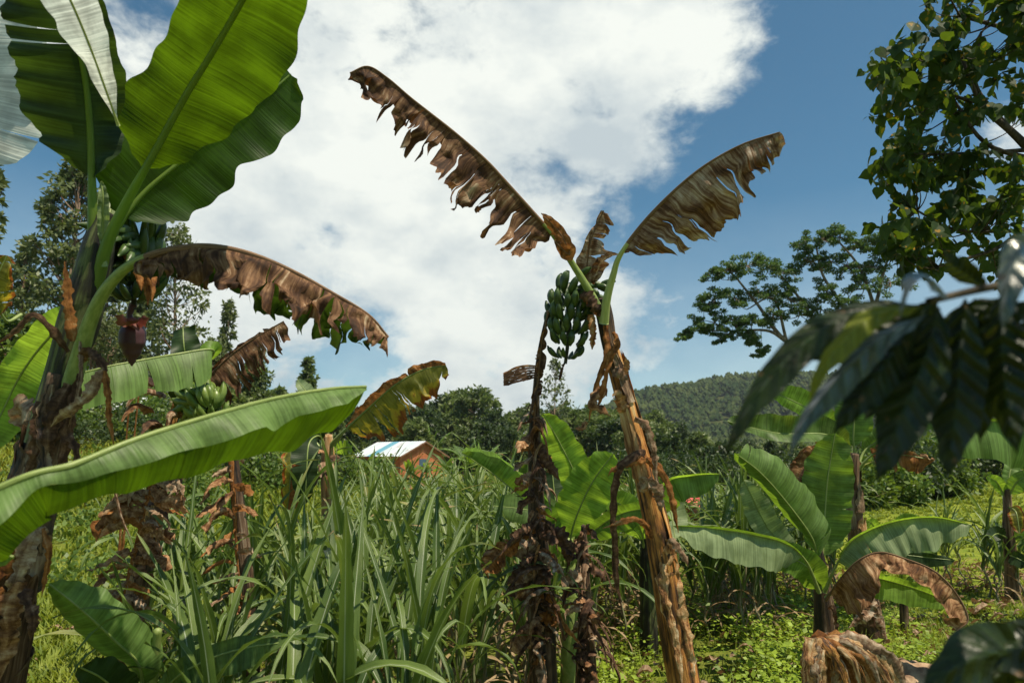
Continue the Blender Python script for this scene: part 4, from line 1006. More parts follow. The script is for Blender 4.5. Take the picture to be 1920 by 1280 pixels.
# dry sheaths and strips hanging from the trunk of A
for k, (pts, w, mt) in enumerate((([(135, 640, 2.5), (128, 560, 2.5), (121, 490, 2.5)], 20, 'dead_rust'), ([(128, 660, 2.5), (108, 632, 2.46), (78, 598, 2.42), (58, 592, 2.4), (30, 620, 2.4), (-12, 648, 2.4)], 14, 'dead_dark'),
        ([(150, 680, 2.52), (163, 660, 2.46), (180, 668, 2.42), (196, 690, 2.4), (200, 712, 2.4)], 20, 'dead_dark'), ([(196, 690, 2.4), (160, 745, 2.38), (120, 775, 2.4), (95, 800, 2.44)], 24, 'dead_pale'),
        ([(196, 695, 2.39), (203, 740, 2.38), (205, 780, 2.38), (214, 838, 2.38)], 12, 'dead_rust'), ([(110, 790, 2.5), (138, 830, 2.45), (150, 880, 2.44), (160, 950, 2.44)], 16, 'dead_dark'),
        ([(100, 800, 2.46), (75, 770, 2.45), (70, 830, 2.45), (45, 900, 2.45)], 30, 'dead_dark'), ([(88, 990, 2.46), (60, 1010, 2.42), (40, 1060, 2.4), (15, 1130, 2.4)], 34, 'dead_pale'),
        ([(80, 990, 2.4), (92, 1030, 2.38), (85, 1080, 2.38), (78, 1120, 2.38)], 12, 'dead_rust'), ([(60, 1105, 2.4), (50, 1120, 2.36), (62, 1160, 2.34), (56, 1200, 2.34)], 24, 'dead_dark'),
        ([(150, 640, 2.5), (152, 700, 2.46), (140, 760, 2.44), (128, 800, 2.46)], 9, 'dead_pale'), ([(130, 720, 2.5), (105, 770, 2.46), (88, 850, 2.45), (60, 950, 2.44)], 30, 'dead_dark'),
        ([(62, 945, 2.44), (30, 1010, 2.42), (10, 1080, 2.42), (-15, 1180, 2.4)], 44, 'dead_rust'), ([(40, 1090, 2.4), (20, 1150, 2.38), (5, 1230, 2.38), (-5, 1290, 2.38)], 40, 'dead'),
        ([(60, 770, 2.6), (35, 765, 2.7), (50, 800, 2.72), (58, 822, 2.72)], 44, 'dead_pale'), ([(95, 720, 2.47), (80, 790, 2.45), (82, 880, 2.44), (60, 960, 2.42)], 26, 'trunk_brown'), ([(150, 700, 2.5), (130, 790, 2.47), (118, 860, 2.46), (100, 930, 2.46)], 22, 'dead_dark'))):
    pxstrip(A, pts, w, mt, k+1, 'dry_sheath', 1.0, wavy=.12)
for k, (px, py, l) in enumerate(((285, 500, .17), (276, 520, .13), (262, 505, .10), (240, 470, .08))):
    p = P(px, py, 2.70); strip(A, p, V((.3, -.3, -.4)), l, .05, 'dead_rust', 40+k, 3, 1.3, name='bract')

# B: near plant just outside the frame on the left: long blade reaching across
B = plant('banana_plant', 'banana plant rooted out of view at left whose long green leaf crosses the foreground', 'banana plant', -700, 1280, 1.5)
pseudostem(B, [(-760, 1990, 1.5, 190), (-740, 1600, 1.5, 170), (-700, 1250, 1.5, 130)], 'trunk_brown', 8)
banana_leaf(B, [(-700, 1250, 1.5), (-500, 1120, 1.40), (-330, 1030, 1.32), (-120, 965, 1.30), (50, 893, 1.36), (140, 870, 1.42), (260, 822, 1.52), (400, 778, 1.68), (520, 746, 1.85), (620, 729, 2.02), (686, 725, 2.14)], .30, 200, 60, (-145, -112), (38, 22), 'leaf_big', 'leaf', grav=.15, ripple=.014, rfreq=30, n=190, nv=10, rp=.020, rtip=.005,
            rib='petiole', seed=11, prof=((0, .4), (.2, 1), (.42, .62), (.5, .72), (.7, .78), (.9, .80), (.985, .66), (1, .4)), profr=((0, .9), (.1, 1.4), (.28, 1.3), (.36, .5), (.42, .68), (.5, .95), (.62, 1), (.70, .86), (.705, 1.05), (.8, .8), (.9, .62), (1, .12)), sweep=.05, label='long green leaf folded along its rib, tip squared off')
banana_leaf(B, [(-400, 1120, 1.4), (-200, 1060, 1.4), (-80, 1035, 1.42), (26, 1043, 1.45)], .1, 30, 50, (-20, 0), (10, 0), 'leaf', n=60, rp=.012, seed=12, label='pointed leaf tip')

# C: dry plant with bunch behind, leaning stem and hanging column of dry leaf
dC = 4.1
Cc = plant('banana_plant', 'banana plant with hanging dry leaves, a yellow-green bunch and a dark upright leaf', 'banana plant', 232, 1290, dC)
tc, tr_, _ = pseudostem(Cc, [(222, 1400, dC, 46), (235, 1280, dC, 42), (262, 1100, dC, 38), (290, 950, dC, 33), (315, 850, dC, 30), (335, 770, dC, 28), (345, 730, dC, 20)], 'trunk_brown', 12); wraps(Cc, tc, tr_, 10, ['trunk_brown', 'dead_dark', 'trunk_orange'], 10)
banana_leaf(Cc, [(340, 790, 4.05), (352, 750, 4.0), (352, 700, 3.95), (345, 650, 3.9), (343, 616, 3.95)], .05, 34, 44, (10, -10), (0, 25), 'leaf_dark', ripple=.04, rfreq=10, n=60, rp=.02, seed=13, label='dark leaf standing upright and curled', prof=((0, .3), (.2, 1), (.6, .8), (1, .5)))
banana_leaf(Cc, [(345, 780, 4.1), (385, 715, 4.1), (430, 668, 4.1), (480, 632, 4.1), (532, 602, 4.1)], .12, 16, 92, (-60, -30), (35, -5), 'dead_char', tears=3, tearsr=12, gap=.4, grav=.9, crumple=.03, jit=18, ragged=.25, lenj=.3, n=90, rp=.018, rib='petiole_dead', seed=14, prof=((0, .3), (.2, 1), (.7, .8), (1, .5)), label='upright torn brown leaf')
banana_leaf(Cc, [(340, 770, 4.1), (372, 700, 3.9), (400, 657, 3.75), (330, 664, 3.6), (250, 678, 3.4), (190, 690, 3.3), (90, 718, 3.2), (20, 760, 3.2), (-60, 820, 3.2)], .24, 74, 30, (38, 20), (-100, -60), 'leaf', 'leaf_bright', tears=5, gap=.10, grav=.8, ripple=.012, rfreq=22, n=120, rp=.016, seed=15, label='green leaf split in flaps hanging behind the flower bud')
bunch(Cc, [(370, 760, 3.95), (384, 748, 3.9), (394, 770, 3.86), (398, 800, 3.86)], 78, 4, 14, .15, .022, 'banana_bright', 22, up=1.0)
mid = [(322, 850, 3.85), (300, 880, 3.8), (276, 930, 3.76), (262, 1000, 3.74), (240, 1080, 3.74), (216, 1170, 3.74)]
pxstrip(Cc, mid, 10, 'dead_rust', 90, 'midrib', 1.2, ((0, 1), (1, .5)), .05)
shreds(Cc, mid, 38, 92, 24, ['dead', 'dead', 'dead_pale', 'dead_pale', 'dead_rust'], 61)
if 0: banana_leaf(Cc, [(322, 845, 3.95), (300, 872, 3.85), (272, 930, 3.8), (250, 1020, 3.8), (226, 1100, 3.8), (214, 1150, 3.8)], .04, 84, 66, (25, -10), (30, -20), 'dead', 'dead', tears=15, tearsr=15, gap=.55, grav=.35, crumple=.05, jit=34, ragged=.45, lenj=.5, n=140, nv=10, rp=.012, rib='petiole_dead', seed=16, curl=1.0,
            prof=((0, .5), (.2, .85), (.5, 1), (.8, .9), (.95, .8), (1, .5)), label='long dry leaf hanging straight down, curled in shreds')
rg = random.Random(31)
for k in range(8):
    t = rg.random(); px = 335-110*t+rg.uniform(-26, 26); py = 800+400*t
    strip(Cc, P(px, py, 3.98+rg.uniform(-.12, .05)), V((rg.uniform(-1, 1), rg.uniform(-1, .2), rg.uniform(-.3, .6))), rg.uniform(.12, .40), rg.uniform(.03, .09), rg.choice(['dead', 'dead_dark', 'dead_rust', 'dead_pale']), 200+k, rg.uniform(1.5, 4), 1.0)
for k, (px, py) in enumerate(((285, 735), (300, 760), (275, 790), (290, 820), (320, 800), (345, 830))):
    strip(Cc, P(px+10, py-18, 4.0), V((-.6+.2*k, -.5, .5)), .28, .10, ('dead_dark', 'dead_grey', 'dead')[k % 3], 230+k, 3.2, 1.1)
# tall thin dry stalks standing beside
tag(pxstrip(None, [(205, 860, 3.2), (225, 960, 3.2), (250, 1020, 3.22)], 6, 'dead_grey', 3, 'straw', 1.2, wavy=.02), 'thin bent pale straw hanging across the dry leaf column', 'straw')
tag(pxstrip(None, [(222, 1060, 4.6), (232, 900, 4.6), (243, 740, 4.6)], 5, 'dead_rust', 4, 'dry_stalk', 1.2, ((0, 1), (1, .6)), .02), 'thin dry stalk standing on the slope left of the tangled dry crown', 'dry stalk')
tag(pxstrip(None, [(226, 1060, 4.8), (243, 900, 4.8), (262, 720, 4.8)], 5, 'dead_rust', 5, 'dry_stalk', 1.2, ((0, 1), (1, .6)), .02), 'second thin dry stalk, leaning right beside the other on the slope', 'dry stalk')

# second hanging dry leaf (x~435), on its own stem hidden in the cane
E2 = plant('banana_plant', 'thin dry banana stem in the cane with one withered leaf hanging down', 'banana plant', 470, 1280, 4.0)
pseudostem(E2, [(478, 1420, 4.0, 34), (472, 1280, 4.0, 32), (462, 1100, 4.0, 28), (448, 960, 4.0, 24), (436, 850, 4.0, 18)], 'trunk_dark', 14)
mid = [(430, 820, 3.92), (436, 900, 3.88), (441, 980, 3.85), (446, 1060, 3.85), (452, 1120, 3.85), (458, 1200, 3.85)]
pxstrip(E2, mid, 8, 'dead_rust', 91, 'midrib', 1.2, ((0, 1), (1, .5)), .05)
shreds(E2, mid, 26, 78, 16, ['dead', 'dead_pale', 'dead', 'dead_rust'], 62, asym=(1.1, .6))
if 0: banana_leaf(E2, [(432, 830, 3.92), (436, 900, 3.88), (440, 980, 3.85), (444, 1060, 3.85), (452, 1120, 3.85), (458, 1200, 3.85)], .02, 66, 34, (15, -15), (10, -20), 'dead', 'dead', tears=16, tearsr=10, gap=.7, grav=.55, crumple=.05, jit=28, ragged=.5, lenj=.5, n=140, nv=9, rp=.010, rib='petiole_dead', seed=17, curl=.9, label='withered leaf in separate curled shreds')

# D: plant with grey stem and orange-green torn leaf
dD = 6.2
Dp = plant('banana_plant', 'banana plant with a grey-brown stem and a torn leaf turning orange and black', 'banana plant', 620, 1250, dD)
pseudostem(Dp, [(622, 1200, dD, 42), (622, 1080, dD, 38), (620, 960, dD, 34), (616, 880, dD, 28), (614, 815, dD, 18)], 'trunk_tan', 16, label='smooth grey-tan stem', amp=.03)
banana_leaf(Dp, [(616, 840, dD), (645, 808, 6.1), (690, 766, 6.0), (740, 722, 5.9), (790, 694, 5.9), (836, 684, 5.9)], .22, 18, 84, (20, 0), (20, -10), 'dead_rust', 'leaf_orange', tears=2, tearsr=9, gap=.22, grav=.25, crumple=.03, jit=12, ragged=.15, lenj=.2, n=110, rp=.028, seed=18, prof=((0, .3), (.1, 1), (.9, .8), (1, .3)), profr=((0, .2), (.08, .7), (.3, 1), (.6, .85), (.9, .72), (1, .3)), label='torn leaf, green at the base, orange and black beyond')
banana_leaf(Dp, [(612, 850, dD), (600, 818, 6.1), (580, 830, 5.9), (575, 880, 5.8), (572, 945, 5.8)], .18, 20, 30, 0, (20, 0), 'leaf_dark', 'leaf_dark', tearsr=5, gap=.1, n=60, rp=.02, seed=19, label='dark leaf hanging down')
banana_leaf(Dp, [(608, 850, dD), (570, 806, 6.3), (548, 830, 6.1), (545, 890, 6.0), (538, 965, 6.0)], .18, 26, 16, (0, 20), (20, 0), 'dead_rust', 'leaf_orange', tears=4, gap=.1, grav=.3, crumple=.02, n=60, rp=.02, seed=20, label='bright orange dying leaf hanging down')
banana_leaf(Dp, [(606, 850, 6.4), (600, 780, 6.6), (582, 745, 6.7), (557, 712, 6.8)], .45, 14, 16, 10, 10, 'leaf_pale', n=50, rp=.02, seed=21, label='small pale young leaf')
for k, (px, py) in enumerate(((604, 860), (625, 870), (610, 885), (600, 905), (628, 900), (618, 1010), (605, 1040), (622, 1060), (640, 1010), (655, 1040))):
    strip(Dp, P(px, py-15, dD-.15), V((rnd.uniform(-1, 1), -.6, .3)), rnd.uniform(.2, .4), .11, ('dead', 'dead_dark', 'dead_pale')[k % 3], 260+k, 3, 1.0)
banana_leaf(Dp, [(622, 850, 6.3), (640, 840, 6.2), (660, 838, 6.0)], .1, 14, 14, 0, 0, 'leaf_bright', tears=4, gap=.5, n=30, rp=.01, seed=22)

# E: main banana plant, leaning trunk
E = plant('banana_plant', 'tall central banana plant, leaning brown trunk, two outspread dry leaves and green bunch', 'banana plant', 1300, 1290, 3.6)
stE = [(1322, 1560, 3.55, 78), (1296, 1370, 3.58, 66), (1279, 1260, 3.6, 60), (1263, 1170, 3.61, 56), (1248, 1080, 3.62, 52), (1222, 950, 3.64, 43), (1200, 860, 3.66, 39), (1178, 775, 3.68, 34), (1158, 700, 3.7, 31), (1142, 640, 3.7, 29), (1134, 595, 3.7, 31), (1126, 562, 3.7, 32)]
tc, tr_, _ = pseudostem(E, stE[:10], 'trunk_orange', 22, n=160, amp=.04)
wraps(E, tc, tr_, 4, ['trunk_orange', 'trunk_tan', 'trunk_orange', 'trunk_brown'], 8, s0=.50, s1=.93, lmin=.12, lmax=.26)
pseudostem(E, stE[8:], 'trunk_dark', 23, n=60, name='upper_sheath', amp=.05)
banana_leaf(E, [(1132, 600, 3.66), (1110, 555, 3.62), (1080, 505, 3.58), (1040, 445, 3.52), (1007, 407, 3.48), (949, 342, 3.41), (909, 299, 3.37), (850, 247, 3.31), (774, 187, 3.24), (727, 147, 3.19), (690, 125, 3.16), (656, 137, 3.14)], .30, 162, 64, (18, 50), (-118, -100), 'dead_char', 'dead_dark', tears=26, tearsr=12, gap=.5, grav=.30, crumple=.034, jit=19, ragged=.25, lenj=.45, n=190, nv=12, rp=.026, rtip=.003, rib='petiole', seed=23, curl=.35, sweep=.12,
            prof=((0, .2), (.04, .75), (.10, 1.0), (.18, .98), (.24, .80), (.4, .84), (.6, .66), (.8, .58), (.94, .5), (1, .25)), profr=((0, .5), (.05, 1), (.1, .9), (.3, 1.3), (.9, .9), (1, .3)), label='long dry leaf reaching up to the left, hanging in shreds', rib2='petiole_dead')
banana_leaf(E, [(1040, 452, 3.5), (1068, 478, 3.5), (1052, 440, 3.5), (1015, 400, 3.46)], .02, 14, 12, 0, 0, 'dead_rust', crumple=.015, n=40, rp=.004, rib='petiole_dead', seed=24)
banana_leaf(E, [(1132, 606, 3.62), (1138, 560, 3.58), (1150, 515, 3.54), (1163, 478, 3.5), (1205, 420, 3.44), (1260, 362, 3.36), (1320, 312, 3.28), (1390, 272, 3.2), (1462, 248, 3.12)], .30, 62, 142, (-125, -115), (28, -15), 'dead_dark', 'dead_grey', tears=9, tearsr=12, gap=.22, grav=.12, crumple=.030, jit=13, ragged=.16, lenj=.25, n=170, nv=12, rp=.028, rtip=.003, rib='petiole_pale', seed=25, curl=.25, sweep=.22,
            prof=((0, .3), (.3, 1.5), (.8, 1.6), (1, .4)), profr=((0, .05), (.06, .42), (.2, .85), (.38, 1.0), (.6, .92), (.8, .66), (.95, .40), (1, .2)), label='dry silver-brown leaf reaching up to the right', rib2='petiole_dead')
banana_leaf(E, [(1108, 560, 3.72), (1100, 515, 3.72), (1106, 460, 3.7), (1118, 425, 3.68), (1132, 395, 3.66)], .12, 26, 46, (0, 20), (20, -30), 'dead_grey', 'dead_grey', tearsr=4, gap=.3, crumple=.022, jit=15, n=70, rp=.010, rib='petiole_dead', seed=26, prof=((0, .2), (.25, 1), (.5, .5), (1, .1)), profr=((0, .2), (.2, .6), (.45, .9), (.6, .55), (.85, .7), (1, .3)), label='short central leaf, dry and folded')
pxstrip(E, [(1112, 520, 3.68), (1122, 492, 3.66), (1140, 478, 3.62), (1162, 476, 3.58)], 16, 'dead_grey', 44)
for k, (pts, w, mt) in enumerate((([(1135, 610, 3.64), (1138, 660, 3.6), (1118, 725, 3.58), (1104, 790, 3.58)], 13, 'dead_rust'), ([(1140, 735, 3.62), (1120, 738, 3.56), (1108, 760, 3.54), (1125, 765, 3.54), (1145, 780, 3.56)], 22, 'dead'),
        ([(1165, 700, 3.66), (1176, 690, 3.62), (1172, 668, 3.6)], 14, 'dead'), ([(1150, 690, 3.62), (1160, 700, 3.56), (1180, 712, 3.56)], 20, 'dead_pale'), ([(1190, 785, 3.62), (1212, 800, 3.58), (1226, 850, 3.56), (1230, 905, 3.56)], 16, 'dead_pale'),
        ([(1205, 855, 3.6), (1240, 885, 3.56), (1258, 930, 3.54), (1272, 998, 3.54)], 15, 'dead_rust'), ([(1215, 862, 3.58), (1190, 866, 3.52), (1150, 880, 3.5), (1140, 892, 3.5)], 15, 'dead_rust'),
        ([(1210, 850, 3.58), (1196, 848, 3.52), (1176, 862, 3.5), (1160, 880, 3.5), (1150, 950, 3.5), (1156, 1080, 3.52), (1168, 1150, 3.52)], 16, 'dead_dark'),
        ([(1250, 1030, 3.58), (1262, 1018, 3.52), (1285, 1048, 3.5), (1290, 1062, 3.5)], 16, 'dead_pale'), ([(1225, 1010, 3.58), (1205, 980, 3.52), (1180, 974, 3.5), (1130, 990, 3.5)], 13, 'dead_rust'),
        ([(1108, 590, 3.6), (1112, 620, 3.56), (1110, 655, 3.56)], 16, 'dead_rust'), ([(1092, 548, 3.6), (1112, 570, 3.58), (1132, 600, 3.6)], 24, 'dead_dark'),
        ([(1150, 622, 3.64), (1158, 645, 3.6), (1142, 680, 3.58), (1128, 740, 3.57), (1118, 770, 3.57)], 12, 'dead_rust'), ([(1252, 1010, 3.56), (1262, 1100, 3.55), (1284, 1200, 3.53), (1304, 1300, 3.52)], 34, 'trunk_tan'), ([(1242, 1040, 3.56), (1246, 1120, 3.52), (1266, 1200, 3.50), (1280, 1290, 3.48)], 20, 'trunk_tan'),
        ([(1172, 770, 3.62), (1158, 740, 3.56), (1148, 742, 3.55)], 26, 'dead'), ([(1200, 920, 3.6), (1214, 905, 3.56), (1232, 918, 3.55), (1240, 960, 3.55)], 26, 'dead_pale'), ([(1100, 790, 3.58), (1092, 802, 3.56), (1078, 803, 3.56)], 12, 'dead'))):
    pxstrip(E, pts, w, mt, 50+k, 'dry_sheath', 1.0, ((0, .8), (.15, 1), (.75, .8), (1, .12)))
bunch(E, [(1118, 556, 3.72), (1090, 545, 3.76), (1070, 560, 3.76), (1066, 610, 3.76), (1064, 650, 3.76), (1060, 682, 3.76)], 92, 8, 12, .112, .020, 'banana', 24, prof=((0, .8), (.3, 1.05), (.7, 1.0), (1, .7)))
pxstrip(E, [(1060, 676, 3.76), (1054, 692, 3.76), (1048, 712, 3.75)], 9, 'peduncle' if False else 'dead_dark', 71, 'male_bud', 2.6, ((0, .6), (.8, 1), (1, .4)), .3)

# F: withered plant, hanging dry leaf beside the bunch and the ragged stem below
Fp = plant('withered_banana_plant', 'withered banana stem left of the leaning trunk, wrapped in hanging shreds of brown leaf', 'banana plant', 1015, 1290, 3.9)
pseudostem(Fp, [(1022, 1420, 3.9, 60), (1020, 1280, 3.9, 54), (1012, 1100, 3.9, 44), (1006, 950, 3.9, 32), (1002, 820, 3.88, 22), (1006, 720, 3.85, 13), (1014, 650, 3.8, 9), (1028, 585, 3.76, 7)], 'trunk_dark', 30)
banana_leaf(Fp, [(1028, 585, 3.74), (1016, 640, 3.74), (1010, 700, 3.76), (1003, 780, 3.78), (1002, 880, 3.78)], .02, 16, 12, (20, 0), (20, 0), 'dead_dark', 'dead', tears=10, tearsr=8, gap=.6, grav=.5, crumple=.03, jit=30, ragged=.5, lenj=.5, n=80, nv=6, rp=.008, rib='petiole_dead', seed=27)
for k in range(6):
    pxstrip(Fp, [(1008, 686+4*k, 3.74), (985, 686+k*5, 3.70), (962, 692+k*5, 3.68), (944, 702+k*4, 3.68)], 5, 'dead_dark' if k else 'dead', 300+k, 'dry_leaf_strip', .8, wavy=.1, n=16, m=3, prof=((0, .5), (.3, 1), (1, 1)))
shreds(Fp, [(1004, 780, 3.84), (1003, 880, 3.83), (1008, 1000, 3.82), (1012, 1120, 3.81), (1016, 1250, 3.8)], 36, 52, 18, ['dead', 'dead_dark', 'dead_dark', 'dead_pale', 'dead_rust'], 63, up=-.35)
rg = random.Random(77)
for k in range(60):
    t = rg.random()**.8; px = 1003+14*t+rg.gauss(0, 4+5*t); py = 720+520*t
    s = rg.choice((-1, 1)); L = rg.uniform(.10, .36)*(.6+.35*t)
    strip(Fp, P(px, py, 3.86-rg.uniform(.02, .14)), V((s*rg.uniform(.2, 1), rg.uniform(-1, .3), rg.uniform(-.9, .4))), L, rg.uniform(.02, .07)*(.6+.5*t), rg.choice(['dead', 'dead_dark', 'dead_dark', 'dead_pale', 'dead']), 330+k, rg.uniform(1.5, 4.5), rg.uniform(.7, 1.4), name='dry_leaf_strip')
banana_leaf(Fp, [(1006, 960, 3.85), (985, 1000, 3.8), (940, 1035, 3.76), (905, 1075, 3.75)], .1, 26, 30, (30, 0), (20, 0), 'dead_rust', 'dead', tears=4, tearsr=4, gap=.4, grav=.8, crumple=.04, jit=25, ragged=.3, n=60, rp=.010, rib='petiole_dead', seed=28, label='crumpled brown leaf hanging out to the left')
for k, (pts, w, mt) in enumerate((([(1010, 1120, 3.8), (970, 1105, 3.75), (945, 1115, 3.74)], 46, 'dead_dark'), ([(1014, 1040, 3.8), (990, 1060, 3.74), (950, 1095, 3.72)], 34, 'dead_dark'), ([(1022, 980, 3.8), (1060, 1020, 3.76), (1068, 1060, 3.75)], 34, 'dead_dark'), ([(1016, 1170, 3.78), (970, 1210, 3.74), (962, 1200, 3.74)], 40, 'dead'),
                     ([(1010, 830, 3.82), (1028, 870, 3.78), (1050, 900, 3.77)], 22, 'dead_dark'), ([(1015, 1080, 3.78), (1050, 1160, 3.74), (1092, 1212, 3.72)], 14, 'dead_rust'))):
    pxstrip(Fp, pts, w, mt, 400+k, 'dry_leaf_strip', 1.0)
Gp = plant('withered_banana_plant', 'shorter withered banana stem hung with broad brown leaf rags, beside the leaning trunk', 'banana plant', 1100, 1290, 4.0)
pseudostem(Gp, [(1104, 1420, 4.0, 50), (1100, 1290, 4.0, 44), (1098, 1150, 4.0, 26), (1096, 1050, 4.0, 16), (1094, 985, 4.0, 9)], 'trunk_dark', 33)
shreds(Gp, [(1095, 985, 3.95), (1097, 1060, 3.93), (1099, 1140, 3.92), (1102, 1260, 3.9)], 18, 44, 22, ['dead', 'dead_dark', 'dead_dark', 'dead_pale'], 64, up=-.3)
rg = random.Random(78)
for k in range(26):
    t = rg.random(); px = 1096+rg.gauss(0, 5+8*t); py = 1000+260*t
    strip(Gp, P(px, py, 3.96-rg.uniform(.02, .10)), V((rg.choice((-1, 1))*rg.uniform(.2, 1), rg.uniform(-1, .3), rg.uniform(-.8, .2))), rg.uniform(.12, .35), rg.uniform(.04, .08)*(.6+.5*t), rg.choice(['dead', 'dead_dark', 'dead_pale', 'dead_dark']), 430+k, rg.uniform(2, 4.5), 1.0, name='dry_leaf_strip')

# H: young green banana behind the withered stems
Hp = plant('young_banana_plant', 'bright green young banana plant standing between the withered stems and the leaning trunk', 'banana plant', 1070, 1250, 4.7)
pseudostem(Hp, [(1072, 1330, 4.7, 46), (1070, 1200, 4.7, 36), (1068, 1080, 4.7, 26), (1066, 1010, 4.7, 16)], 'petiole', 36, amp=.03)
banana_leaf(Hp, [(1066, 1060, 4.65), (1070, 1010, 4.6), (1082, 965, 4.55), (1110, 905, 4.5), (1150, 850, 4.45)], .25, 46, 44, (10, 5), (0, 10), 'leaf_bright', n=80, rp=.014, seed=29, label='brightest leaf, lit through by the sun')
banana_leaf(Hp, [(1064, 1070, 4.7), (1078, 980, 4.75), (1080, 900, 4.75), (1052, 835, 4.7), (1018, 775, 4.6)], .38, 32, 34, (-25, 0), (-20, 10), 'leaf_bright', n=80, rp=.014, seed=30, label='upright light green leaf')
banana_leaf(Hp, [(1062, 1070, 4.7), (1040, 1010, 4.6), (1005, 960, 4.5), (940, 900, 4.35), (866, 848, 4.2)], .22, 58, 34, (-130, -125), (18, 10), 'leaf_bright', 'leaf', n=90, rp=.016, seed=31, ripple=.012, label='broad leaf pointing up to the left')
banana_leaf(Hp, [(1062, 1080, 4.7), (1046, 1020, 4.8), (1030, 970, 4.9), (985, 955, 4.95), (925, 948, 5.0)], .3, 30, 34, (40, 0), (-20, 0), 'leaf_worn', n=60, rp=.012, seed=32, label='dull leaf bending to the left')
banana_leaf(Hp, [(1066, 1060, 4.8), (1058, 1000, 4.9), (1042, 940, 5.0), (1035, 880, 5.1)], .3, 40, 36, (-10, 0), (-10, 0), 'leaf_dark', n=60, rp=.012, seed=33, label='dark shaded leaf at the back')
banana_leaf(Hp, [(1070, 1060, 4.6), (1110, 1000, 4.5), (1160, 965, 4.4), (1215, 955, 4.3), (1260, 975, 4.2)], .25, 24, 32, (60, 40), (20, -30), 'leaf', n=80, rp=.014, seed=34, ripple=.014, label='leaf arching right behind the trunk')
banana_leaf(Hp, [(1066, 1070, 4.9), (1010, 1000, 5.1), (990, 920, 5.2), (990, 860, 5.2)], .4, 24, 24, 0, 0, 'leaf_worn', n=60, rp=.012, seed=35)
banana_leaf(Hp, [(1070, 1060, 4.6), (1046, 1030, 4.4), (1026, 1000, 4.35), (1022, 985, 4.35)], .3, 26, 26, 10, 10, 'leaf_bright', n=40, rp=.012, seed=36)

# I: plant behind the trunk
Ip = plant('young_banana_plant', 'banana plant hidden behind the leaning trunk, one leaf arching right of it', 'banana plant', 1215, 1240, 5.6)
pseudostem(Ip, [(1218, 1250, 5.6, 36), (1214, 1100, 5.6, 28), (1210, 1000, 5.6, 16)], 'trunk_green', 37)
banana_leaf(Ip, [(1210, 1040, 5.6), (1222, 960, 5.5), (1250, 905, 5.4), (1300, 892, 5.3), (1350, 888, 5.2)], .35, 14, 44, (70, 60), (20, -10), 'leaf_bright', 'leaf', n=80, rp=.014, seed=37, ripple=.014, grav=.3, label='leaf arching right with drooping blade')
banana_leaf(Ip, [(1210, 1040, 5.6), (1200, 990, 5.5), (1170, 950, 5.4), (1130, 930, 5.3)], .2, 30, 30, (20, 0), (20, 0), 'leaf_bright', n=60, rp=.014, seed=38)
banana_leaf(Ip, [(1210, 1040, 5.6), (1230, 980, 5.6), (1255, 955, 5.6), (1266, 1010, 5.4)], .2, 30, 30, (0, 0), (0, 0), 'leaf_pale', n=50, rp=.014, seed=39)

# J: young banana plant at right
J = plant('young_banana_plant', 'leafy young banana plant on the right with one curled brown leaf', 'banana plant', 1547, 1215, 5.2)
pseudostem(J, [(1549, 1215, 5.2, 42), (1546, 1160, 5.2, 38), (1542, 1110, 5.2, 32), (1538, 1060, 5.2, 22), (1536, 1030, 5.2, 12)], 'trunk_dark', 40, n=60)
banana_leaf(J, [(1540, 1100, 5.15), (1532, 1040, 5.1), (1518, 1000, 5.05), (1470, 935, 5.0), (1425, 885, 4.95), (1380, 850, 4.9)], .20, 44, 60, (-50, -75), (-10, -60), 'leaf', 'leaf', tears=1, tearsr=2, gap=.05, n=100, rp=.016, seed=41, ripple=.028, rfreq=14, label='leaf rising to the upper left, one half in shade', prof=((0, .1), (.1, .8), (.3, 1), (.7, .9), (.9, .6), (1, .05)))
banana_leaf(J, [(1540, 1095, 5.2), (1543, 1040, 5.22), (1546, 980, 5.25), (1552, 900, 5.25), (1566, 812, 5.2)], .18, 46, 46, (8, 0), (-8, 5), 'leaf', tears=2, tearsr=1, gap=.05, n=100, rp=.016, seed=42, ripple=.014, label='tall upright leaf facing the camera', rib='petiole_pale')
banana_leaf(J, [(1546, 1110, 5.1), (1568, 1060, 5.05), (1600, 1012, 5.0), (1670, 980, 4.9), (1750, 970, 4.8), (1822, 984, 4.7)], .20, 16, 66, (70, 60), (35, 0), 'leaf_bright', 'leaf_pale', tearsr=4, gap=.04, grav=.5, n=110, rp=.016, seed=43, ripple=.018, rfreq=22, label='leaf arching to the right with a pleated drooping blade')
banana_leaf(J, [(1536, 1110, 5.1), (1510, 1050, 5.0), (1470, 1018, 4.9), (1400, 1000, 4.75), (1330, 990, 4.6), (1262, 985, 4.45)], .22, 60, 14, (28, 5), (60, 60), 'leaf_pale', 'leaf', grav=.35, n=100, rp=.016, seed=44, ripple=.016, rfreq=18, label='long leaf stretching left towards the leaning trunk')
banana_leaf(J, [(1534, 1120, 5.2), (1520, 1070, 5.1), (1480, 1045, 5.1), (1415, 1035, 5.1)], .1, 30, 30, (10, 0), (10, 0), 'leaf_bright', n=60, rp=.014, seed=45)
banana_leaf(J, [(1534, 1140, 5.2), (1500, 1060, 5.3), (1440, 990, 5.4), (1395, 900, 5.4)], .35, 26, 28, (10, 0), (10, 0), 'leaf_pale', n=70, rp=.012, seed=46, label='narrow pale leaf at the back left')
banana_leaf(J, [(1548, 1120, 5.05), (1600, 1080, 4.9), (1650, 1085, 4.8), (1720, 1105, 4.7), (1785, 1130, 4.6)], .18, 14, 36, (50, 20), (20, 0), 'leaf_bright', n=70, rp=.014, seed=47, label='low green leaf under the curled brown one')
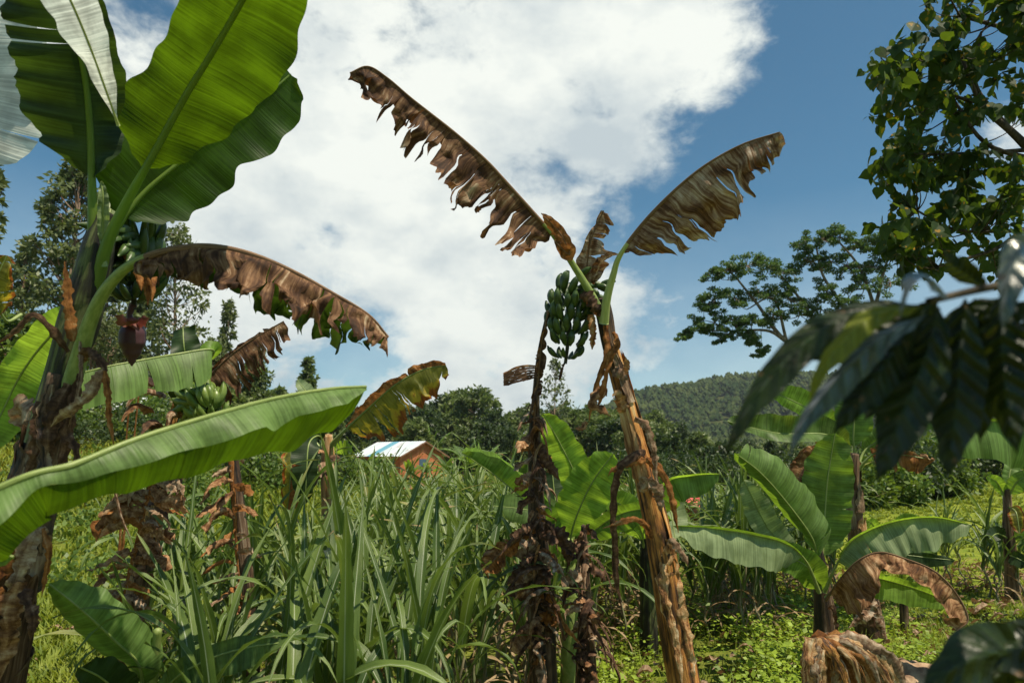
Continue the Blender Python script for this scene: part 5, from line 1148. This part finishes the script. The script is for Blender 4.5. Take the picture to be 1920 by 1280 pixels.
banana_leaf(J, [(1548, 1125, 5.0), (1575, 1085, 4.85), (1610, 1050, 4.75), (1650, 1035, 4.7), (1700, 1048, 4.6), (1755, 1072, 4.5), (1795, 1115, 4.45), (1815, 1160, 4.4), (1795, 1182, 4.4)], .06, 30, 60, (-110, -130), (25, 45), 'leaf_orange', 'dead', tears=0, grav=.3, crumple=.035, ripple=.02, n=120, rp=.014, rtip=.005, rib='dead_rust' if False else 'petiole_dead', seed=48,
            prof=((0, .3), (.3, 1), (1, .6)), profr=((0, .5), (.12, 1.2), (.30, 1.2), (.36, .55), (.6, .55), (.8, .7), (1, .5)), label='large brown leaf curling over and down')
pxstrip(J, [(1552, 1140, 5.1), (1562, 1140, 5.06), (1568, 1170, 5.05), (1570, 1200, 5.05)], 8, 'dead_dark', 61)

# K: banana plant behind J
dK = 5.9
K = plant('banana_plant', 'older banana plant behind the leafy young one, pale stem with a hanging dry sheath', 'banana plant', 1636, 1240, dK)
tc, tr_, _ = pseudostem(K, [(1640, 1250, dK, 56), (1630, 1180, dK, 50), (1618, 1090, dK, 42), (1606, 1000, dK, 30), (1600, 930, dK, 26), (1600, 880, dK, 22), (1604, 850, dK, 14)], 'trunk_brown', 44); wraps(K, tc, tr_, 9, ['trunk_brown', 'dead_dark', 'trunk_tan'], 9)
banana_leaf(K, [(1600, 890, dK), (1602, 850, 5.9), (1600, 815, 5.9), (1606, 740, 5.9), (1622, 680, 5.9)], .25, 34, 34, (0, 0), (-10, 0), 'leaf', n=80, rp=.02, seed=49, label='upright leaf partly hidden by the dark branch')
banana_leaf(K, [(1600, 890, dK), (1590, 850, 5.8), (1550, 815, 5.7), (1460, 812, 5.6), (1365, 790, 5.5)], .2, 24, 36, (60, 40), (0, 20), 'leaf_worn', n=80, rp=.018, seed=50, ripple=.03, label='worn leaf reaching left with a brown tip')
banana_leaf(K, [(1598, 900, dK), (1580, 860, 5.9), (1540, 850, 5.9), (1505, 880, 5.9), (1490, 925, 5.9)], .2, 24, 30, (30, 0), (20, 0), 'dead_dark', 'dead', tears=6, gap=.5, crumple=.03, grav=.8, jit=20, n=60, rp=.014, rib='petiole_dead', seed=51, label='dry leaf drooping left')
banana_leaf(K, [(1602, 890, dK), (1640, 850, 5.8), (1690, 852, 5.6), (1750, 862, 5.5)], .3, 16, 30, (30, 0), (30, 0), 'dead', 'dead_rust', tears=5, gap=.4, crumple=.04, grav=.6, jit=20, n=60, rp=.018, seed=52, label='brown leaf drooping right')
banana_leaf(K, [(1602, 900, dK), (1618, 850, 6.0), (1640, 830, 6.0), (1700, 800, 5.9), (1760, 780, 5.8)], .3, 26, 26, (30, 0), (0, 0), 'leaf', n=60, rp=.018, seed=53)
banana_leaf(K, [(1600, 880, dK), (1570, 830, 6.1), (1520, 770, 6.1), (1440, 730, 6.1)], .3, 20, 30, (30, 0), (0, 0), 'leaf_bright', n=60, rp=.018, seed=54)
banana_leaf(K, [(1612, 1080, dK), (1650, 1030, 5.9), (1700, 1040, 5.9), (1790, 1050, 5.8)], .2, 10, 20, (30, 0), (0, 0), 'leaf_dark', n=50, rp=.012, seed=55)
pxstrip(K, [(1640, 1095, 5.7), (1632, 1140, 5.66), (1612, 1160, 5.64), (1592, 1176, 5.64)], 26, 'dead_grey', 62, curl=1.3)
pxstrip(K, [(1645, 1140, 5.75), (1656, 1200, 5.7), (1655, 1240, 5.7)], 14, 'dead_grey', 63)
# L: large leaf from the right border
Lp = plant('banana_plant', 'banana plant beyond the right border sending one broad pale ribbed leaf into view', 'banana plant', 2200, 1150, 4.2)
pseudostem(Lp, [(2210, 1700, 4.2, 60), (2205, 1200, 4.2, 50), (2190, 950, 4.2, 30)], 'trunk_brown', 46)
banana_leaf(Lp, [(2195, 980, 4.2), (2130, 870, 4.1), (2050, 832, 4.0), (1960, 800, 3.9), (1860, 790, 3.85), (1745, 820, 3.8)], .18, 92, 16, (15, -10), (60, 60), 'leaf', 'leaf', grav=.2, n=100, rp=.02, seed=56, ripple=.02, rfreq=26, label='broad leaf with ribbed drooping blade')

# N: plant at the right border and small thin plants
Np = plant('banana_plant', 'slender banana plant with a dark trunk at the right border', 'banana plant', 1897, 1150, 8.0)
pseudostem(Np, [(1900, 1135, 8.0, 26), (1896, 1060, 8.0, 22), (1890, 980, 8.0, 17), (1888, 915, 8.0, 12)], 'trunk_brown', 48, n=60)
for k, (pts, wl_, wr_, mt) in enumerate((([(1888, 940, 8), (1910, 900, 7.9), (1950, 890, 7.8)], 14, 18, 'leaf'), ([(1888, 940, 8), (1870, 905, 8), (1850, 893, 8)], 10, 12, 'leaf_bright'), ([(1890, 950, 8), (1905, 960, 7.8), (1912, 1000, 7.7)], 12, 14, 'leaf_orange'), ([(1892, 1010, 8), (1870, 1000, 7.9), (1855, 1010, 7.8)], 14, 14, 'leaf_dark'), ([(1893, 1020, 8), (1915, 1005, 7.9), (1945, 1040, 7.8)], 22, 20, 'leaf'), ([(1892, 1040, 8), (1905, 1045, 7.8), (1935, 1060, 7.7)], 12, 16, 'leaf_dark'), ([(1889, 930, 8), (1895, 880, 8.1), (1915, 850, 8.2)], 12, 14, 'leaf'))):
    banana_leaf(Np, pts, .2, wl_, wr_, 10, 10, mt, n=40, nv=5, rp=.02, seed=60+k)
Op = plant('young_banana_plant', 'tiny banana sucker with a thin dark stem in the weeds at right', 'banana plant', 1696, 1225, 6.3)
pseudostem(Op, [(1697, 1232, 6.3, 18), (1696, 1180, 6.3, 16), (1694, 1120, 6.3, 13), (1693, 1090, 6.3, 8)], 'trunk_dark', 49, n=40, seg=20)
for k, (dx, dy) in enumerate(((-30, -18), (26, -22), (-6, -48), (34, 4), (-28, 10))):
    banana_leaf(Op, [(1694, 1110, 6.3), (1694+dx*.5, 1105+dy*.9, 6.25), (1694+dx, 1110+dy, 6.2)], .15, 6, 6, 10, 10, 'leaf_worn', n=24, nv=4, rp=.008, seed=70+k)
Qp = plant('young_banana_plant', 'low banana clump with pale round leaves at the edge of the meadow', 'banana plant', 1650, 1060, 8.5)
pseudostem(Qp, [(1655, 1068, 8.5, 16), (1654, 1020, 8.5, 12)], 'trunk_green', 50, n=30, seg=20)
for k, (dx, dy, w) in enumerate(((30, -50, 14), (70, -66, 14), (64, -20, 14), (110, -8, 12), (-30, -60, 12))):
    banana_leaf(Qp, [(1654, 1040, 8.5), (1654+dx*.5, 1035+dy*.8, 8.4), (1654+dx, 1035+dy, 8.3)], .25, w, w, 10, 10, ('leaf', 'leaf_bright', 'leaf_dark')[k % 3], n=30, nv=5, rp=.015, seed=80+k)
# S: sucker leaves in the lower left
Sp = plant('young_banana_plant', 'banana sucker in the lower left corner with broad fresh leaves', 'banana plant', 270, 1300, 2.9)
pseudostem(Sp, [(262, 1480, 2.9, 40), (272, 1340, 2.9, 30), (286, 1270, 2.88, 20), (296, 1180, 2.85, 14)], 'petiole', 52, n=50, amp=.02)
banana_leaf(Sp, [(268, 1330, 2.9), (262, 1250, 2.8), (215, 1200, 2.7), (150, 1140, 2.6), (92, 1094, 2.55)], .18, 62, 56, (-40, -80), (-5, -35), 'leaf', 'leaf', n=80, rp=.014, seed=91, ripple=.016, label='fresh leaf pointing up to the left')
banana_leaf(Sp, [(270, 1340, 2.9), (330, 1270, 2.75), (400, 1232, 2.7), (470, 1212, 2.7), (532, 1204, 2.7)], .20, 26, 44, (-20, -10), (10, 10), 'leaf_worn', 'leaf_worn', n=80, rp=.012, seed=92, ripple=.018, rfreq=24, label='leaf lying low to the right')
banana_leaf(Sp, [(260, 1360, 2.9), (220, 1300, 2.7), (190, 1270, 2.6), (150, 1250, 2.5)], .2, 40, 40, (-10, 0), (-10, 0), 'leaf_dark', n=50, rp=.012, seed=93)
# far small banana plants round the house
def small_banana(label, px, py, d, h, seed, group=None):
    rg = random.Random(seed); p = P(px, py, d); z = H(p.x, p.y); r = thing('banana_plant', label, 'banana plant', V((p.x, p.y, z)), group)
    mb = MB(); b = V((p.x, p.y, z)); tube(mb, [b+V((0, 0, h*.5*i/4)) for i in range(5)], [h*.04*(1-.1*i) for i in range(5)], 8); mb.build('pseudostem', M['trunk_brown'], r)
    for k in range(8):
        a = k*2.4+rg.random(); el = rg.uniform(.5, 1.35); L = h*rg.uniform(.5, .75); d0 = V((math.cos(a)*math.cos(el), math.sin(a)*math.cos(el), math.sin(el)))
        strip(r, b+V((0, 0, h*.48)), d0, L, L*.32, rg.choice(['leaf', 'leaf_bright', 'leaf', 'leaf_worn']), seed*10+k, rg.uniform(.8, 1.8), .5, 12, 'leaf', taper=.9, wavy=.04, nose=.4)
    return r
for i, (px, py, d, h, lb) in enumerate(((728, 880, 40, 1.5, 'small banana plant in front of the white roof, left one'), (770, 880, 38, 1.5, 'small banana plant in front of the orange gable'), (842, 880, 36, 2.0, 'small banana plant right of the orange house'), (800, 880, 44, 1.5, 'small banana plant between house and the big tree'),
                                (690, 895, 34, 1.6, 'small banana plant beside the low clay wall'), (870, 870, 50, 3.2, 'feathery far banana clump right of the roof'), (812, 850, 75, 5, 'pale far banana clump above the roof ridge'), (745, 850, 78, 4.6, 'far banana clump left of the tiny white roof'), (900, 890, 30, 2.4, 'banana plant at the back edge of the cane'))):
    small_banana(lb, px, py, d, h, 500+i)

# ------------------------------------------------------------------ stump, rock
dS = 3.9
St = plant('banana_stump', 'cut banana stump with pale sheath layers bent over it, bottom right', 'stump', 1545, 1290, dS)
pseudostem(St, [(1550, 1460, dS, 100), (1548, 1340, dS, 90), (1545, 1240, dS, 70), (1545, 1204, dS, 56)], 'trunk_tan', 55, amp=.06)
rg = random.Random(91)
for k in range(70):
    t = k/69; yy = rg.uniform(-.18, .10)
    x0 = 1522+rg.uniform(-4, 44)
    pts = [(x0, 1300, dS+yy), (x0+2+8*t, 1212+rg.uniform(-8, 10), dS+yy-.03), (x0+20+34*t, 1200+rg.uniform(0, 16), dS+yy-.06), (x0+50+60*t, 1232+rg.uniform(0, 22), dS+yy-.10), (x0+66+78*t, 1300, dS+yy-.12)]
    pxstrip(St, pts, rg.choice((4, 7, 12, 18, 28)), rg.choice(['trunk_tan', 'trunk_tan', 'dead_pale', 'trunk_orange', 'dead_rust', 'dead_pale']), 500+k, 'dry_sheath', .7, ((0, 1), (.7, 1), (1, .7)), .12, 30)
for k in range(14):
    x0 = rg.uniform(1515, 1540); pxstrip(St, [(x0, 1202+rg.uniform(-8, 6), dS-.2), (x0-2, 1250, dS-.24), (x0+2, 1310, dS-.24)], rg.uniform(14, 26), rg.choice(['trunk_tan', 'dead_pale']), 560+k, 'dry_sheath', .8, ((0, .9), (1, 1)), .1, 16)
mb = MB(); c = P(1705, 1292, 4.6); rows = []
for i in range(17):
    ph = math.pi*i/16; row = []
    for j in range(29):
        th = 2*math.pi*(j % 28)/28; v = V((math.sin(ph)*math.cos(th), math.sin(ph)*math.sin(th), math.cos(ph)))
        r = 1+.28*noise.noise(v*1.7+V((3, 1, 2)))+.08*noise.noise(v*6)
        row.append(c+V((v.x*.23*r, v.y*.2*r, v.z*.20*r)))
    rows.append(row)
mb.grid(rows); mb.f = [tuple(reversed(f)) for f in mb.f]
tag(mb.build('rock', plain('rock_brown', (.20, .12, .075), (.42, .29, .18), 7, .9, .2, bumpd=.02, bs=.8)), 'brown rounded rock lying behind the cut stump', 'rock')

# ------------------------------------------------------------------ tall fodder cane
def blade_mesh(seed, L, W, lean, bend, name):
    rg = random.Random(seed); mb = MB(); n = 16; rows = []; uvs = []
    p = V((0, 0, 0)); a = lean; tw = rg.uniform(-.5, .5)
    kink = rg.uniform(.35, .8) if rg.random() < .35 else 9
    side = V((0, 1, 0))
    for i in range(n+1):
        s = i/n; d = V((math.cos(a), rg.uniform(-.02, .02), math.sin(a))).normalized()
        nn = V((-math.sin(a), 0, math.cos(a))); q = tw*s*1.4
        sd_ = side*math.cos(q)+nn*math.sin(q); n2 = nn*math.cos(q)-side*math.sin(q)
        w = W*(.55+.45*min(1, s*5))*(1-max(0, (s-.35)/.65)**1.6)+.001
        rip = .006*math.sin(s*30+seed)
        rows.append([p-sd_*w+n2*(w*.45+rip), p-sd_*w*.5+n2*w*.15, p, p+sd_*w*.5+n2*w*.15, p+sd_*w+n2*(w*.45-rip)]); uvs.append([(s*L, -1), (s*L, -.5), (s*L, 0), (s*L, .5), (s*L, 1)])
        p = p + d*(L/n); a -= bend/n*(.3+1.5*s)
        if s > kink: a -= .55; kink = 9
        a = max(a, -1.5)
    mb.grid(rows, uvs); return mb
blades = []
rg = random.Random(44)
for i in range(26):
    mb = blade_mesh(i, rg.uniform(.75, 1.35), rg.uniform(.015, .032), rg.uniform(1.1, 1.5), rg.choice((rg.uniform(.3, 1.4), rg.uniform(1.5, 3.0), rg.uniform(1.8, 3.2))), 'leaf')
    o = mb.build('leaf', M['cane'], None); blades.append(o.data); bpy.data.objects.remove(o)
dryb = []
for i in range(6):
    mb = blade_mesh(100+i, rg.uniform(.4, .7), rg.uniform(.010, .018), rg.uniform(.2, .9), rg.uniform(1.8, 3.2), 'leaf')
    o = mb.build('leaf', M['cane_dry'], None); dryb.append(o.data); bpy.data.objects.remove(o)
stems = []
for i in range(4):
    mb = MB(); pts = [V((.02*math.sin(k*.7+i), .02*math.cos(k*.9+i), k*.1-.05)) for k in range(13)]
    tube(mb, pts, [.013-.0006*k for k in range(13)], 7); o = mb.build('stalk', M['cane_stem'], None); stems.append(o.data); bpy.data.objects.remove(o)
GP = 'fodder cane plants of the dense stand'
def cane_plant(x, y, hs, rg, single=None):
    """height factor hs; single = MB to pour into for the far stuff"""
    z = H(x, y); zr = rg.uniform(0, 6.28); nb = rg.randint(8, 11)
    items = []
    for k in range(nb):
        t = (k+.6)/nb; a = zr + k*math.pi + rg.gauss(0, .75); dry = t < .33
        items.append((rg.choice(dryb if dry else blades), a, V((0, 0, (.10+.92*t)*1.0*hs)), rg.uniform(.75, 1.15)*(.85+.15*hs)*(1.0 if t > .3 else .8), rg.uniform(-.15, .15)))
    if single is not None:
        for me, a, off, sc, tl in items[3:]:
            R = Matrix.Rotation(a, 3, 'Z') @ Matrix.Rotation(tl, 3, 'Y'); b = len(single.v)
            for v in me.vertices: single.v.append(tuple(R @ (v.co*sc) + off + V((x, y, z))))
            uvl = [(0, 0)]*len(me.vertices)
            for lp, u in zip(me.loops, me.uv_layers[0].data): uvl[lp.vertex_index] = tuple(u.uv)
            single.uv += uvl
            for p in me.polygons: single.f.append(tuple(b+i for i in p.vertices)); single.m.append(0)
        return
    r = bpy.data.objects.new('cane_plant', None); col.objects.link(r); r.location = (x, y, z); r.empty_display_size = .1
    r.rotation_euler = (rg.uniform(-.12, .12), rg.uniform(-.12, .12), 0)
    tag(r, 'tall green fodder cane plant with long arching leaves in the dense stand', 'cane plant', GP)
    s = bpy.data.objects.new('stalk', stems[rg.randrange(4)]); col.objects.link(s); s.parent = r; s.scale = (1, 1, .85*hs)
    for me, a, off, sc, tl in items:
        o = bpy.data.objects.new('leaf', me); col.objects.link(o); o.parent = r; o.location = off; o.rotation_euler = (0, tl, a); o.scale = (sc, sc, sc)
rg = random.Random(9); far = MB(); near = 0; spots = []
def in_field(x, y):
    px = 960 + FPX*x/(y/math.cos(PITCH))
    if y < 2.7 or y > 15: return 0
    if px < 30 or px > 1560: return 0
    if y < 3.5 and (px > 980 or px < 350): return 0
    if px < 330 and y > 4.2: return 0
    if px < 300 and y > 3.2: return 0
    if px < 400 and 3.2 < y < 3.75: return 0
    if 870 < px < 1190 and y < 4.35: return 0
    if px < 700 and y > 6.4: return 0
    if px > 1160 and y < 6.6: return 0
    if px > 1000 and y < 4.4+(px-1000)*.012: return 0
    if px > 1440 and y < 8.5: return 0
    return 1
placed = []
tries = 0
while len(placed) < 480 and tries < 40000:
    tries += 1
    y = 2.7 + 12*rg.random()**1.5; x = y*rg.uniform(-.78, .48)
    if not in_field(x, y): continue
    if any((x-a)**2+(y-b)**2 < (.17+.014*y)**2 for a, b in placed): continue
    placed.append((x, y))
extra = 0; tries = 0
while extra < 85 and tries < 9000:
    tries += 1; y = rg.uniform(6.3, 9.5); px = rg.uniform(1150, 1540); x = (px-960)/FPX*y
    if px > 1430 and y < 8.2 or any((x-a)**2+(y-b)**2 < .17**2 for a, b in placed): continue
    placed.append((x, y)); extra += 1
placed = [q for q in placed if not (1244 < 960+FPX*q[0]/q[1] < 1318 and q[1] > 7.0)]
placed.sort(key=lambda q: (q[1] > 6.2 and not (q[0]/q[1] > .14 and q[1] < 9.6), q[1]))
for i, (x, y) in enumerate(placed):
    px = 960 + FPX*x/y
    hs = rg.uniform(.72, 1.08)
    ytop = ease(y, ((2.6, 1110), (3.4, 1015), (4.5, 955), (6, 905), (9, 890), (15, 882)))
    if px < 500: ytop += 60 if y < 4.6 else 15
    if px < 430 and y < 4.4: ytop = 1180
    if 500 < px < 660 and y < 6: ytop += 28
    if px > 860 and y < 5.2: ytop += 50
    if px > 1150: ytop = 925 if y < 10 else 905
    if 1235 < px < 1335: ytop = 962
    hs = (1.6-(ytop-860)/1280*y)/1.72*rg.uniform(.86, 1.10)
    if 450 < px < 780 and 3.6 < y < 6 and rg.random() < .10: hs *= 1.22
    if i < 282: cane_plant(x, y, hs, rg)
    else: cane_plant(x, y, hs, rg, far)
tag(far.build('far_cane_field', M['cane']), kind='stuff')
# small cane clump at the right edge
g1 = bpy.data.objects.new('cane_plant', None)
for k in range(12):
    x, y = wx(1755+rg.uniform(0, 120), 8.6), 8.6+rg.uniform(-.5, 1.0)
    z = H(x, y); before = set(col.objects)
    cane_plant(x, y, rg.uniform(.35, .6), rg)
    for o in set(col.objects)-before:
        if 'label' in o: o['label'] = 'fodder cane plant in the small patch beside the right border trunk'; o['group'] = 'cane patch at the right border'
bpy.data.objects.remove(g1)

# ------------------------------------------------------------------ ground cover
def cover():
    rg = random.Random(14); hb = MB()
    for _ in range(9500):   # weeds: right foreground, dense
        y = 3.6 + 8.5*rg.random()**1.3; x = y*rg.uniform(.05, .86)
        px = 960+FPX*x/y
        if px < 1160 and y > 5.6: continue
        if px < 1500 and y > 8.6: continue
        if px > 1480 and y > 7.2: continue
        if noise.noise(V((x*1.1, y*1.1, 5))) < -.12 and rg.random() < .85: continue
        z = H(x, y); hh = rg.uniform(.03, .20)*(1.0+.8*noise.noise(V((x*.9, y*.9, 1)))); n = 9; sz = rg.choice((.6, .7, .8, .9, 1.0, 1.3)); hh *= (.7+.4*sz)
        for _ in range(n):
            v = rvec(rg); p = V((x+v.x*.07, y+v.y*.07, z+hh*rg.uniform(.3, 1)))
            q_ = sz*(1+.05*y); leaf_quad(hb, p, V((v.x, v.y, .25)).normalized(), (V((0, 0, 1))+rvec(rg)*.6).normalized(), rg.uniform(.018, .042)*q_, .010*q_*rg.uniform(.8, 1.6))
    tag(hb.build('weeds', M['f_herb'], smooth=False), kind='stuff')
    lb = MB()
    for _ in range(2600):
        y = 3.4+8*rg.random()**1.4; x = y*rg.uniform(.0, .86) if rg.random() < .75 else y*rg.uniform(-.8, 0)
        c = V((x, y, H(x, y)+rg.uniform(.01, .07))); a = rg.uniform(0, 6.28); d = V((math.cos(a), math.sin(a), rg.uniform(-.2, .4))).normalized(); s_ = d.cross(V((0, 0, 1))).normalized()
        L = rg.uniform(.03, .16); w = L*rg.uniform(.12, .4); rows = []
        for i in range(5):
            t = i/4; p = c+d*L*(t-.5)+V((0, 0, .3*L*math.sin(t*3+a))); ww = w*math.sin(math.pi*(.1+.8*t)); rows.append([p-s_*ww+V((0, 0, ww*.6)), p, p+s_*ww+V((0, 0, ww*.5))])
        lb.grid(rows)
    tag(lb.build('leaf_litter', M['dead_pale']), kind='stuff')
    gb = MB()
    def tuft(x, y, h, n, w):
        z = H(x, y)
        for _ in range(n):
            a = rg.uniform(0, 6.28); l = h*rg.uniform(.5, 1.2); d = V((math.cos(a)*.45, math.sin(a)*.45, 1)).normalized(); s = V((-math.sin(a), math.cos(a), 0))*w
            b = V((x+rg.gauss(0, h*.3), y+rg.gauss(0, h*.3), z-.01)); m1 = b+d*l*.6; t = m1+(d+V((math.cos(a), math.sin(a), -.2))*.6).normalized()*l*.4
            i = [gb.vert(q) for q in (b-s, b+s, m1+s*.8, m1-s*.8, t)]; gb.face(i[0], i[1], i[2], i[3]); gb.face(i[3], i[2], i[4])
    for _ in range(5200):    # slope at left
        y = 4.5 + 26*rg.random()**1.6; x = -y*rg.uniform(.20, .86); tuft(x, y, .10+.016*y, 7, .004+.0011*y)
    for _ in range(5200):    # meadow at right
        y = 7.0 + 30*rg.random()**1.5; x = y*rg.uniform(.34, .86); tuft(x, y, .035+.004*y, 7, .003+.0009*y)
    for _ in range(900):     # grass among the weeds
        y = 3.6 + 4*rg.random(); x = y*rg.uniform(.08, .86); tuft(x, y, rg.uniform(.06, .22), 8, .004)
    for _ in range(2000):
        y = 14 + 40*rg.random(); x = y*rg.uniform(-.5, .45); tuft(x, y, .25, 6, .02)
    tag(gb.build('grass', M['f_grass'], smooth=False), kind='stuff')
    bb = MB()
    for _ in range(900):     # leafy scrub on the slope
        y = 8 + 26*rg.random()**1.2; x = -y*rg.uniform(.24, .86)
        if noise.noise(V((x*.35, y*.35, 9))) < -.05: continue
        cluster(bb, V((x, y, H(x, y)+.10)), .14+.014*y, 34, .05+.0042*y, rg, .34, .7)
    tag(bb.build('scrub', M['f_bush'], smooth=False), kind='stuff')
cover()

# ------------------------------------------------------------------ foreground: glossy drooping branch
def shrub_leaf(parent, pts, w, seed, lit=0, name='leaf', n=44, nv=6, mat='coffee'):
    rg = random.Random(seed); C, L = pxcurve(pts, n); D = [(V(c)-CAM).dot(FW) for c in C]; C = [V(c) for c in C]; T = frames(C); mb = MB(); roll = rg.uniform(-.5, .5)
    rows = []; uvs = []
    for i, c in enumerate(C):
        s = i/n; view = (c-CAM).normalized(); S = view.cross(T[i]).normalized(); S = Matrix.Rotation(roll+lit, 3, T[i]) @ S; Nn = T[i].cross(S)
        ww = w*D[i]/FPX*ease(s, ((0, .05), (.12, .5), (.4, 1), (.65, .92), (.85, .45), (1, .02))); row = []
        for j in range(-nv, nv+1):
            q = j/nv; e = abs(q)
            cor = .17*ww*abs(math.sin(s*24 - e*3.0))*(e*(1.15-e)*3.0)
            row.append(c + S*q*ww*math.cos(.35) + Nn*(e*ww*.34 + cor + .25*ww*e*math.sin(s*9+seed)*.4))
        rows.append(row); uvs.append([(s, abs(j)/nv) for j in range(-nv, nv+1)])
    mb.grid(rows, uvs); return mb.build(name, M[mat], parent)
d0 = .72
Rb = thing('glossy_leaved_shrub', 'dark blurred branch of long glossy drooping leaves hanging close to the camera at right', 'shrub', V((1.25, .9, H(1.25, .9))))
mb = MB()
C, _ = pxcurve([(2900, 3000, .95), (2800, 2000, .95), (2500, 1000, .9), (2200, 560, .82), (2000, 520, .78), (1850, 540, .75), (1740, 565, .73)], 40); tube(mb, [V(c) for c in C], [.022-.018*i/40 for i in range(41)], 8)
C, _ = pxcurve([(2700, 1400, .92), (2500, 700, .9), (2300, 200, .85), (2050, -100, .8)], 20); tube(mb, [V(c) for c in C], [.012-.009*i/20 for i in range(21)], 8)
C, _ = pxcurve([(2500, 700, .9), (2350, 100, .78), (2150, -350, .62), (1900, -700, .5)], 20); tube(mb, [V(c) for c in C], [.012-.009*i/20 for i in range(21)], 8)
C, _ = pxcurve([(2850, 2600, .95), (2500, 1900, .95), (2150, 1400, .9), (1960, 1290, .85)], 20); tube(mb, [V(c) for c in C], [.012-.009*i/20 for i in range(21)], 8)
mb.build('branch', M['wood_dark'], Rb)
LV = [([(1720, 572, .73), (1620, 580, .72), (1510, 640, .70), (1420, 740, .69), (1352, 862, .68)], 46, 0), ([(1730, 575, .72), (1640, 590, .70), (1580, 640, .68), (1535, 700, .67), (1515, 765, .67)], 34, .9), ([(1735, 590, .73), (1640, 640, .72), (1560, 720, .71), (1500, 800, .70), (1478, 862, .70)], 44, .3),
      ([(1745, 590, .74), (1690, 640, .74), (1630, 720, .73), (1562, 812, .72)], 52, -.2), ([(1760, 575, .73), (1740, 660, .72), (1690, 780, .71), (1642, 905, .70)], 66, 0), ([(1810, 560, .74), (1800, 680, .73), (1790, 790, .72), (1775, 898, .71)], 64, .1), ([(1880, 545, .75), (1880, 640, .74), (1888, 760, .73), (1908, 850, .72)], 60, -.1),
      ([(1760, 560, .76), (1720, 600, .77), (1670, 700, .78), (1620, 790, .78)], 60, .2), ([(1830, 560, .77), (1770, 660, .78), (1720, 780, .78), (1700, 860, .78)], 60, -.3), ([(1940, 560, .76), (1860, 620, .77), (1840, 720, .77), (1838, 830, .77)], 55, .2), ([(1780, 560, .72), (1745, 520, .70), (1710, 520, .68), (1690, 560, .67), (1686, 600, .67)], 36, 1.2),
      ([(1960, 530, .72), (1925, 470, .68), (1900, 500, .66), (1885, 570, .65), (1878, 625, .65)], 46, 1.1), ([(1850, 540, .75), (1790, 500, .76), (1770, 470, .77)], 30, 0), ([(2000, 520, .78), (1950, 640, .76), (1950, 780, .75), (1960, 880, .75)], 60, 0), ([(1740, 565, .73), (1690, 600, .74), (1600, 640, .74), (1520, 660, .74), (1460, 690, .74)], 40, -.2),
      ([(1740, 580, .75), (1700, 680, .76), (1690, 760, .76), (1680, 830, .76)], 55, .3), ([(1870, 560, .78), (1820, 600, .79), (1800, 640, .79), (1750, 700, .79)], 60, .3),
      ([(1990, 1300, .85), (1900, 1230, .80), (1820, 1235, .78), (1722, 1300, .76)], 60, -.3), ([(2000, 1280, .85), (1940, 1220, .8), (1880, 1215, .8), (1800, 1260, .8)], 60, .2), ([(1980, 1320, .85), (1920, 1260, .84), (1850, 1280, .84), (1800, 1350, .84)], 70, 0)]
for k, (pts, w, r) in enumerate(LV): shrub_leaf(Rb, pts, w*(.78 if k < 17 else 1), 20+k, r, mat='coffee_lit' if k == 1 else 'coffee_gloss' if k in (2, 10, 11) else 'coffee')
# unseen leaves added above and right of the view to shade the branch
rg = random.Random(55)
base = P(1700, 640, .72)
for k in range(44):
    c = base + SUN*rg.uniform(.42, .95) + V((rg.uniform(-.22, .34), rg.uniform(-.22, .22), 0))
    # keep it out of the frame
    r_ = c-CAM; dd = r_.dot(FW); 
    if dd > .05:
        py = 640-FPX*r_.dot(UP)/dd; px_ = 960+FPX*r_.x/dd
        if py > -520 and px_ < 2350: continue
    mb = MB(); d = V((rg.uniform(-1, .6), rg.uniform(-1, 1), -.7)).normalized(); L = .2
    s = d.cross(V((0, 0, 1))).normalized(); nn = s.cross(d); rows = []
    for i in range(9):
        t = i/8; w = .035*ease(t, ((0, .05), (.4, 1), (.85, .45), (1, .02))); p = c+d*L*t+V((0, 0, -.05*t*t)); rows.append([p-s*w+nn*w*.3, p, p+s*w+nn*w*.3])
    mb.grid(rows); mb.build('leaf', M['coffee'], Rb)

# ------------------------------------------------------------------ haze
def haze():
    x0, x1, y0, y1, z0, z1 = -1500, 1500, -40, 1400, -12, 215
    mb = MB(); v = [mb.vert(p) for p in ((x0, y0, z0), (x1, y0, z0), (x1, y1, z0), (x0, y1, z0), (x0, y0, z1), (x1, y0, z1), (x1, y1, z1), (x0, y1, z1))]
    for f in ((0, 3, 2, 1), (4, 5, 6, 7), (0, 1, 5, 4), (1, 2, 6, 5), (2, 3, 7, 6), (3, 0, 4, 7)): mb.face(*[v[i] for i in f])
    m, nt = newmat('haze_air'); vol = nt.nodes.new('ShaderNodeVolumePrincipled'); out = nt.nodes.new('ShaderNodeOutputMaterial')
    vol.inputs['Color'].default_value = (.80, .90, 1.0, 1); vol.inputs['Density'].default_value = .00017; vol.inputs['Anisotropy'].default_value = .3
    nt.links.new(vol.outputs[0], out.inputs['Volume'])
    tag(mb.build('haze', m, smooth=False), kind='stuff')
haze()
